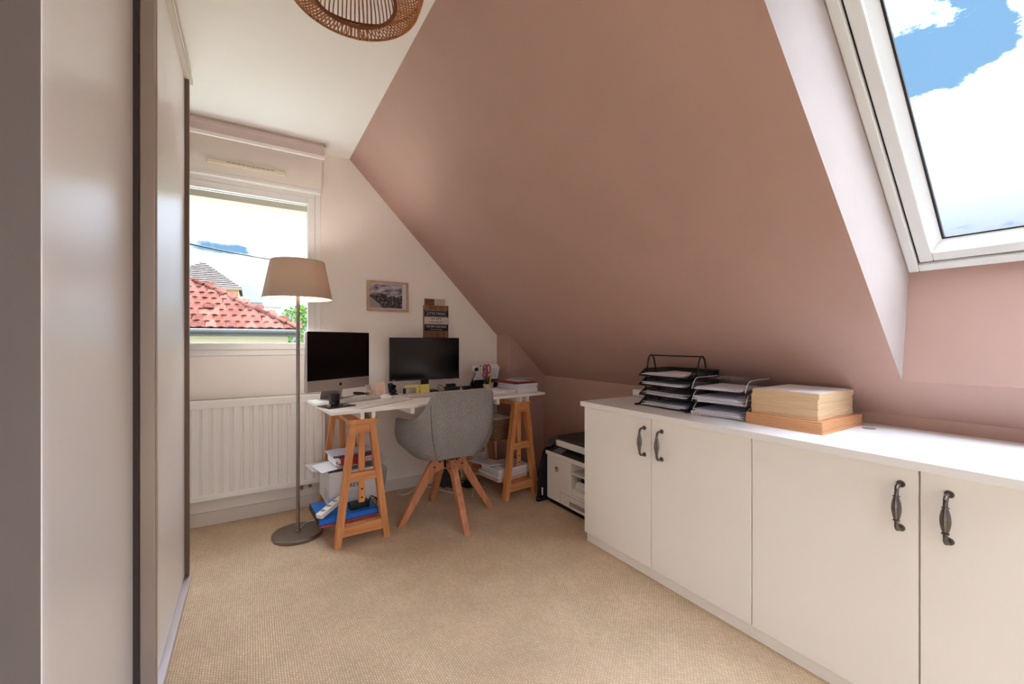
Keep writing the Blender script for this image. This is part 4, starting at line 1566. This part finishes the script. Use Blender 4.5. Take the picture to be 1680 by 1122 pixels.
for k, z_ in enumerate(TZ):
    t = thing('tray_papers', 'loose papers on the %s tier of the black letter tray' % lab[k], 'papers', (1.818, 1.432, WTZ + z_ + .003), group='papers in the black letter tray')
    for j in range(4):
        b = B()
        n_ = 6
        rows = []
        lift = random.uniform(.0, .012)
        sx_, sy_ = random.uniform(-.018, .004), random.uniform(-.012, .02)
        for jj in range(n_ + 1):
            rows.append([(sx_ + .25 * i / n_ , -.128 + sy_ + .235 * jj / n_,
                          .002 + j * .0045 + lift * ((i / n_ - .5) ** 2 * 3 + .5 * (jj / n_) ** 3) * (1 if k else .3)) for i in range(n_ + 1)])
        b.grid(rows)
        s_ = obj('sheet', b, PAPER_B if (j + k) % 2 else PAPER, t, smooth=60)
        sm = s_.modifiers.new('thick', 'SOLIDIFY')
        sm.thickness = .002

ct = thing('acrylic_tray', 'clear acrylic letter tray with three tiers beside the kraft stack', 'letter tray', (1.815, 1.125, WTZ), math.radians(6))
AZ = [.0005, .062, .121]
for z_ in AZ:
    b = B()
    b.b2((0, -.122, 0), (.255, .122, .003))
    for s in (-1, 1):
        pf = [(0, 0), (.258, 0), (.258, .052), (.055, .052), (.035, .046), (.018, .030), (.006, .010)]
        b.prism(pf, 1, s * .122 - .0015, s * .122 + .0015)
    b.b2((.255, -.122, 0), (.258, .122, .052))
    f = obj('tier', b, ACRYL, ct, loc=(0, 0, z_))
    edge = B()
    for s in (-1, 1):
        edge.tube([(.0, s * .122, .001), (.006, s * .122, .010), (.018, s * .122, .030), (.035, s * .122, .046), (.055, s * .122, .052), (.15, s * .122, .052), (.256, s * .122, .052)], .0019, 6)
    ed = obj('polished_edge', edge, M('acrylic_edge', (232, 234, 238), .15, alpha=.85), f, smooth=60)
    for s in (-1, 1):
        obj('label_clip', B().box((-.004, s * .075, .008), (.003, .055, .015), (0, -.4, 0)), ACRYL, f)
obj('paper_label', B().box((-.009, .098, .0105), (.0015, .045, .018), (0, -.4, 0)), PAPER, ct)
b = B()
for k in range(7):
    b.box((-.0102, .115 - k * .0055, .0125 - .004 * (k % 2)), (.0006, .0035, .005), (0, -.4, 0))
hw = obj('label_writing', b, INK, ct)
hw['kind'] = 'stuff'
lab = ['bottom', 'middle', 'top']
for k, z_ in enumerate(AZ):
    t = thing('tray_papers', 'stack of bluish papers on the %s tier of the clear tray' % lab[k], 'papers', (1.815, 1.125, WTZ + z_ + .0035), math.radians(6), group='papers in the clear tray')
    for j in range(6 if k < 2 else 3):
        sx_, sy_ = random.uniform(-.014, .0), random.uniform(-.01, .01)
        b = B().box((.118 + sx_, sy_, .0018 + j * .0042), (.235, .205, .0034), (0, 0, random.uniform(-.05, .05)))
        obj('sheet', b, PAPER_B if j % 3 else PAPER, t)

# kraft envelopes: two sizes, edges showing
t = thing('kraft_stack', 'wide low stack of orange-brown kraft envelopes', 'envelopes', (1.985, .845, WTZ))
z_ = 0
for k in range(7):
    h_ = .0066
    o_ = (random.uniform(-.0015, .0015), random.uniform(-.0015, .0015)) if k else (.0, -.003)
    obj('envelope_bundle', B().box((o_[0], o_[1], z_ + h_ / 2), (.368 if k else .374, .282, h_ - .0003), bev=.0008, seg=1), KRAFT_D, t)
    z_ += h_
ZS = WTZ + z_ + .0003
t = thing('board_stack', 'tall stack of pale kraft envelopes on the wider orange ones', 'envelopes', (1.975, .848, ZS))
z_ = 0
for k in range(16):
    h_ = .0064
    dx_ = random.uniform(-.0012, .0012) if k < 13 else -.001
    dy_ = random.uniform(-.0012, .0012) - (.004 if k >= 13 else 0)
    obj('envelope_bundle', B().box((dx_, dy_, z_ + h_ / 2), (.315 - .003 * (k > 12), .248, h_ - .0003), bev=.0008, seg=1), KRAFT_L, t)
    z_ += h_
tag(obj('cover_sheet', B().box((1.973, .842, ZS + z_ + .0012), (.300, .236, .0016), (0, 0, .015)), PAPER), 'white sheet lying on the tall kraft stack', 'paper')
t = thing('small_carton', 'small white open box behind the black letter tray', 'box', (2.145, 1.805, WTZ))
b = B().b2((-.055, -.068, 0), (.06, .068, .003)).b2((-.055, -.068, 0), (-.053, .068, .042)).b2((.058, -.068, 0), (.06, .068, .042)).b2((-.055, -.068, 0), (.06, -.066, .042)).b2((-.055, .066, 0), (.06, .068, .042))
obj('box', b, PAPER, t)
for k in range(3):
    obj('slip', B().box((-.005 + .012 * k, .01 - .02 * k, .040), (.055, .10, .0015), (random.uniform(-.3, -.1), random.uniform(.1, .3), .3 * k)), PAPER, t)

# ------------------------------------------------------------------ on the gable wall
t = thing('picture_frame', 'oak picture frame with a dark landscape photo on the gable wall', 'picture', (.910, YW, 1.526), (0, math.radians(-.3), 0))
w_, h_ = .322, .234
obj('frame', ring(B(), -w_ / 2, w_ / 2, -h_ / 2, h_ / 2, .016, -.022, -.001, .002), FRAMEW, t)
obj('mount', B().b2((-w_ / 2 + .014, -.010, -h_ / 2 + .014), (w_ / 2 - .014, -.006, h_ / 2 - .014)), M('mount_white', (214, 208, 210), .7), t)


def mat_photo():
    m = M('landscape_print', (90, 84, 92), .25)
    nt = m.node_tree
    p = nt.nodes['Principled BSDF']
    tc = nt.nodes.new('ShaderNodeTexCoord')
    sep = nt.nodes.new('ShaderNodeSeparateXYZ')
    nt.links.new(tc.outputs['Object'], sep.inputs[0])
    # cloudy violet sky
    nz = nt.nodes.new('ShaderNodeTexNoise')
    nz.inputs['Scale'].default_value = 14
    nz.inputs['Detail'].default_value = 6
    mp = nt.nodes.new('ShaderNodeMapping')
    mp.inputs['Scale'].default_value = (1, 1, 2.4)
    nt.links.new(tc.outputs['Object'], mp.inputs[0])
    nt.links.new(mp.outputs[0], nz.inputs[0])
    sky = nt.nodes.new('ShaderNodeValToRGB')
    e = sky.color_ramp.elements
    e[0].color, e[1].color = (*lin((72, 66, 92)), 1), (*lin((196, 188, 196)), 1)
    e[0].position, e[1].position = .38, .62
    nt.links.new(nz.outputs['Fac'], sky.inputs[0])
    # dark ground with bright specks
    vz = nt.nodes.new('ShaderNodeTexNoise')
    vz.inputs['Scale'].default_value = 70
    vz.inputs['Detail'].default_value = 5
    nt.links.new(tc.outputs['Object'], vz.inputs[0])
    gr = nt.nodes.new('ShaderNodeValToRGB')
    e = gr.color_ramp.elements
    e[0].color, e[1].color = (*lin((22, 20, 24)), 1), (*lin((150, 140, 140)), 1)
    e[0].position, e[1].position = .50, .72
    nt.links.new(vz.outputs['Fac'], gr.inputs[0])
    mx = nt.nodes.new('ShaderNodeMix')
    mx.data_type = 'RGBA'
    mr = nt.nodes.new('ShaderNodeMapRange')
    n3 = nt.nodes.new('ShaderNodeTexNoise')
    n3.inputs['Scale'].default_value = 22
    nt.links.new(tc.outputs['Object'], n3.inputs[0])
    ad = nt.nodes.new('ShaderNodeMath')
    ad.operation = 'MULTIPLY_ADD'
    ad.inputs[1].default_value = .07
    nt.links.new(n3.outputs['Fac'], ad.inputs[0])
    nt.links.new(sep.outputs[2], ad.inputs[2])
    mr.inputs['From Min'].default_value = .040
    mr.inputs['From Max'].default_value = .046
    nt.links.new(ad.outputs[0], mr.inputs[0])
    nt.links.new(mr.outputs[0], mx.inputs['Factor'])
    nt.links.new(gr.outputs[0], mx.inputs['A'])
    nt.links.new(sky.outputs[0], mx.inputs['B'])
    nt.links.new(mx.outputs['Result'], p.inputs['Base Color'])
    return m


ph = obj('photo_print', B().b2((-w_ / 2 + .021, -.0112, -h_ / 2 + .026), (w_ / 2 - .050, -.0098, h_ / 2 - .022)), mat_photo(), t)
b = B()
b.prism([(-.139, -.0910), (-.045, -.0910), (-.075, -.055), (-.139, -.005)], 1, -.0118, -.0110)
obj('pale_road', b, M('print_pale_road', (150, 138, 130), .4), ph)
obj('pane', B().b2((-w_ / 2 + .015, -.0150, -h_ / 2 + .015), (w_ / 2 - .015, -.0142, h_ / 2 - .015)), GLASS, t)

t = thing('quote_sign', 'tall brown board sign with black and white lettered bands', 'sign', (1.305, YW, 1.315))
obj('board', B().b2((-.108, -.022, -.165), (.108, -.001, .158), .001), SIGNW, t)
SF = Matrix.Translation((0, -.0228, 0)) @ FACE_NEG_Y
for z0_, z1_, mm in ((.062, .118, INK), (.002, .061, M('band_white', (204, 194, 188), .6)), (-.052, .001, INK), (-.160, -.108, INK)):
    obj('band', B().b2((-.103, -.0228, z0_), (.105, -.0215, z1_)), mm, t)


def sgn(s, size, z, m_, sx=1.0, x=0.0):
    text(s, size, m_, t, Matrix.Translation((x, -.0230, z)) @ FACE_NEG_Y, 'lettering', sx=sx)


SW = M('sign_white_ink', (208, 204, 200), .6)
sgn('ENJOY THE', .030, .138, M('sign_brown_ink', (84, 58, 42), .6), .8)
sgn('LITTLE THINGS', .030, .089, SW, .72)
sgn('IN LIFE', .028, .046, INK, 1.05)
sgn('FOR ONE DAY', .022, .018, INK, .85)
sgn('YOU MAY LOOK BACK', .028, -.018, SW, .62)
sgn('AND REALIZE', .009, -.041, SW, 1.9)
sgn('THEY WERE THE', .026, -.120, SW, .8)
sgn('BIG THINGS', .024, -.146, SW, .9)
b = B()
for a, c in (((-.090, .113), (.090, .113)), ((-.090, .066), (.090, .066)), ((-.090, .113), (-.078, .0895)), ((-.078, .0895), (-.090, .066)), ((.090, .113), (.078, .0895)), ((.078, .0895), (.090, .066))):
    b.tube([(a[0], -.023, a[1]), (c[0], -.023, c[1])], .0012, 4)
obj('banner_outline', b, SW, t)
t = thing('photo_card', 'small brown photo tucked behind the top of the quote sign', 'photo', (1.252, YW, 1.492))
obj('print', B().b2((-.046, -.012, -.02), (.042, -.010, .034)), M('sepia_print', (112, 72, 50), .4, var=(60, .5)), t)
t = thing('note_card', 'small pale card tucked behind the top of the quote sign', 'card', (1.352, YW, 1.492))
obj('card', B().b2((-.050, -.014, -.02), (.036, -.012, .034)), M('pale_note', (196, 176, 162), .7), t)
b = B()
for k in range(3):
    b.b2((-.02, -.0145, .022 - k * .012), (.012, -.0138, .024 - k * .012))
ln = obj('text_line', b, INKG, t)
ln['kind'] = 'stuff'

# ------------------------------------------------------------------ woven pendant lamp
pd = thing('pendant_lamp', 'woven jute rope pendant lamp hanging from the ceiling', 'lamp', (.272, 1.352, 0))
ZL = 2.222
prof = [(.062, ZL + .245), (.120, ZL + .230), (.172, ZL + .185), (.200, ZL + .135), (.210, ZL + .085), (.203, ZL + .042), (.180, ZL + .008), (.122, ZL + .010)]
pf = spline([(r, 0, z) for r, z in prof], 3)
b = B()
NS = 92
for k in range(NS):
    a = k * 2 * PI / NS
    jit = random.uniform(-.006, .006)
    b.tube([(p.x * math.cos(a + jit * math.sin(i)), p.x * math.sin(a + jit * math.sin(i)), p.z) for i, p in enumerate(pf)], random.uniform(.0022, .0031), 5)
c_ = obj('rope_weave', b, ROPE, pd, smooth=60)
c_['kind'] = 'stuff'
for r, z, th_, nm in ((.122, ZL + .010, .0055, 'lower_ring'), (.210, ZL + .085, .004, 'middle_ring'), (.062, ZL + .245, .006, 'upper_ring'), (.194, ZL + .020, .0040, 'rim_rope')):
    obj(nm, B().tube([(r * math.cos(k * 2 * PI / 60), r * math.sin(k * 2 * PI / 60), z) for k in range(60)], th_, 8, True),
        M('dark_jute', (116, 70, 42), .85) if nm != 'rim_rope' else ROPE, pd, smooth=60)
obj('cord', B().cyl((0, 0, ZL + .20), (0, 0, CEIL - .02), .0035, n=10), BLACK, pd)
obj('ceiling_rose', B().lathe([(0, CEIL - .03), (.02, CEIL - .03), (.045, CEIL - .004), (.045, CEIL - .0005), (0, CEIL - .0005)], n=28), WHITEP, pd, smooth=40)
obj('socket', B().cyl((0, 0, ZL + .165), (0, 0, ZL + .22), .02, n=18), BLACK, pd, smooth=40)
obj('bulb', B().lathe([(0, ZL + .06), (.022, ZL + .068), (.032, ZL + .09), (.030, ZL + .112), (.016, ZL + .145), (.014, ZL + .170), (0, ZL + .170)], n=20), M('frosted_bulb', (235, 232, 225), .4), pd, smooth=60)
#@@PART5
# ------------------------------------------------------------------ outside the window
GZ = -2.9
o_ = struct('ground', B().b2((-60, YW + .6, GZ - .2), (60, 90, GZ)), LAWN, 'open ground outside')

# house with the red clay roof
h1 = thing('tiled_house', 'cream house with a red clay tiled hip roof outside the window', 'house', (0, 0, 0))
EY, EZ = 14.0, 1.53            # eave line
HX = 1.20                      # right corner of the eave
PR = 36.5
pitch = math.radians(PR)
RL = -7.0
APX = (-1.70, EY + 2.15, EZ + 2.15 * math.tan(pitch))       # top of the hip
obj('walls', B().b2((RL, EY + .25, GZ), (HX - .25, EY + 6, EZ - .05)), CWALL, h1)
b = B()
b.quad((RL, EY, EZ), (HX, EY, EZ), APX, (RL, APX[1], APX[2]))
b.quad((HX, EY, EZ), (HX + .1, EY + 6.2, EZ), APX)
b.quad((RL, APX[1], APX[2]), APX, (HX + .1, EY + 6.2, EZ), (RL, EY + 6.2, EZ))
obj('roof_deck', b, TILE, h1)
obj('gutter', B().cyl((RL, EY - .06, EZ - .05), (HX + .05, EY - .06, EZ - .05), .06, n=12).b2((RL, EY - .03, EZ - .20), (HX, EY + .25, EZ - .06)), M('gutter_grey', (84, 82, 80), .6, spec=0.1), h1)
# single tiles: an S-shaped pan with a raised roll
tb = B()
TW, TG = .235, .30
rows = []
for yy in (0, .36):
    rows.append([(x_ * TW, yy, .014 + .030 * max(0, math.sin((x_ - .08) * PI * 1.0)) ** 2 + (.020 if yy == 0 else .0)) for x_ in [i / 8 for i in range(9)]])
rows.insert(0, [(p[0], 0, p[2] - .028) for p in rows[0]])
tb.grid(rows)
tile_me = tb.mesh(TILE, 50)
random.seed(11)
rotm = Euler((pitch, 0, 0)).to_matrix()
for r in range(8):
    yoff = (r * TG) * math.cos(pitch)
    zoff = (r * TG) * math.sin(pitch)
    f = yoff / (APX[1] - EY)
    xr = HX + (APX[0] - HX) * f
    k = 0
    x_ = xr - TW * .55
    while x_ > -2.15 - .25 * f * 2:
        o_ = obj('roof_tile', tile_me, parent=h1)
        o_.location = (x_ + random.uniform(-.012, .012), EY + yoff - .02, EZ + zoff + .02 + random.uniform(-.006, .008))
        o_.rotation_euler = (pitch + random.uniform(-.03, .03), random.uniform(-.03, .03), random.uniform(-.03, .03))
        x_ -= TW
cap = B()
rows = []
for yy, rr in ((0, .105), (.40, .085)):
    rows.append([(rr * math.cos(a_), yy, rr * .8 * math.sin(a_)) for a_ in [i * PI / 8 for i in range(9)]])
cap.grid(rows)
cap_me = cap.mesh(TILE, 50)
va = Vector(APX) - Vector((HX, EY, EZ))
qd = va.to_track_quat('Y', 'Z').to_euler()
nn = int(va.length / .33)
for k in range(nn):
    p = Vector((HX, EY, EZ)) + va * (k / nn)
    o_ = obj('ridge_cap', cap_me, parent=h1)
    o_.location = p + Vector((random.uniform(-.02, .02), 0, .035 + random.uniform(0, .03)))
    o_.rotation_euler = (qd.x + random.uniform(-.06, .06), qd.y + random.uniform(-.1, .1), qd.z + random.uniform(-.08, .08))
vt = obj('vent_tile', B().box((-1.02, EY + 3.1 * TG * math.cos(pitch), EZ + 3.1 * TG * math.sin(pitch) + .10), (.24, .22, .09), (pitch, 0, 0), bev=.02), TILE, h1)

# apricot house with the grey slate roof
h2 = thing('slate_house', 'apricot house with a grey slate pyramid roof further off', 'house', (0, 0, 0))
x0_, x1_, y0_, y1_, ez = -4.6, -.42, 27, 32, 4.10
obj('walls', B().b2((x0_ + .15, y0_ + .15, GZ), (x1_ - .15, y1_ - .15, ez)), YWALL, h2)
ax, ay, az = -2.28, 29.6, 5.72
b = B()
b.quad((x0_, y0_, ez), (x1_, y0_, ez), (ax, ay, az))
b.quad((x1_, y0_, ez), (x1_, y1_, ez), (ax, ay, az))
b.quad((x1_, y1_, ez), (x0_, y1_, ez), (ax, ay, az))
b.quad((x0_, y1_, ez), (x0_, y0_, ez), (ax, ay, az))
rf = obj('roof', b, SLATE, h2)
for k in range(13):
    f0, f1 = k / 13, (k + 1) / 13
    A, Bp = Vector((x0_, y0_, ez)), Vector((x1_, y0_, ez))
    T = Vector((ax, ay, az))
    p0, p1, p2, p3 = A.lerp(T, f0), Bp.lerp(T, f0), Bp.lerp(T, f1), A.lerp(T, f1)
    up = Vector((0, -.03, .05))
    cb = B()
    cb.quad(p0 + up, p1 + up, p2 + up * .2, p3 + up * .2)
    cb.quad(p0, p1, p1 + up, p0 + up)
    obj('slate_course', cb, SLATE, rf)
obj('eave_board', B().b2((x0_, y0_ - .04, ez - .12), (x1_, y0_ + .02, ez + .02)), M('eave_dark', (110, 100, 96), .7), h2)

# grey vaulted building and a white house beyond it
h3 = thing('vaulted_building', 'grey building with a rounded zinc roof beyond the slate roof', 'building', (0, 0, 0))
obj('walls', B().b2((-1.5, 34, GZ), (.72, 40, 3.9)), M('render_grey', (150, 149, 150), .9), h3)
pts = [(-1.5, 3.9)] + [(-.42 + 1.14 * math.cos(PI - k * PI / 14), 3.9 + 1.2 * math.sin(k * PI / 14)) for k in range(15)] + [(.72, 3.9)]
b = B()
b.prism(pts[1:-1], 1, 33.9, 40)
obj('vault_roof', b, ZINC, h3)
for k in range(3):
    obj('pane', B().b2((-.35 + .34 * k, 33.86, 3.0), (-.13 + .34 * k, 33.92, 3.6)), M('far_pane', (90, 100, 116), .2), h3)
h4 = thing('white_house', 'plain white house beside the vaulted building', 'house', (0, 0, 0))
obj('walls', B().b2((.78, 33, GZ), (1.75, 38, 3.55)), M('render_white', (180, 178, 176), .9), h4)
obj('roof', B().b2((.74, 32.9, 3.55), (1.80, 38.1, 3.65)), ZINC, h4)
obj('window', B().b2((1.15, 32.96, 2.6), (1.55, 33.02, 3.15)), MATS['far_pane'], h4)
# tree
tr_ = thing('leafy_tree', 'bright green leafy tree behind the red tiled roof', 'tree', (2.05, 22, GZ))
b = B()
random.seed(5)
for k in range(2600):
    a, e_ = random.uniform(0, 2 * PI), math.asin(random.uniform(-1, 1))
    rr = random.uniform(.55, 1.0) ** .5
    c_ = Vector((1.15 * rr * math.cos(a) * math.cos(e_), 1.15 * rr * math.sin(a) * math.cos(e_), 4.35 + 1.5 * rr * math.sin(e_)))
    c_ += Vector((noise.noise(c_ * 1.7), noise.noise(c_ * 1.7 + Vector((9, 9, 9))), .5 * noise.noise(c_ * 2))) * .35
    q_ = Euler((random.uniform(0, 3), random.uniform(0, 3), random.uniform(0, 3))).to_matrix()
    s_ = random.uniform(.05, .10)
    b.quad(*[c_ + q_ @ Vector(v) for v in ((-s_, 0, 0), (0, -s_ * .55, .01), (s_, 0, 0), (0, s_ * .55, .01))])
lf = obj('foliage', b, LEAF, tr_)
lf['kind'] = 'stuff'
obj('trunk', B().tube([(0, 0, 0), (.05, .02, 1.5), (-.02, 0, 3.0), (.03, 0, 4.4)], [.16, .13, .1, .04], 10), BARK, tr_, smooth=60)
# overhead wires
tag(obj('overhead_cable', B().tube(spline([(-4.0, 7.0, 3.00), (-.83, 9, 2.845), (.45, 10.3, 2.93), (.95, 11, 3.03), (6, 17, 4.3)], 8), .016, 6), CABLE, smooth=60), 'thick black overhead cable crossing the sky outside', 'cable')
tag(obj('telephone_wire', B().tube(spline([(-4.0, 7.0, 2.72), (-.83, 9, 2.608), (.458, 11, 2.776), (6, 17, 3.7)], 8), .006, 6), GREYP, smooth=60), 'thin grey wire below the thick overhead cable', 'wire')
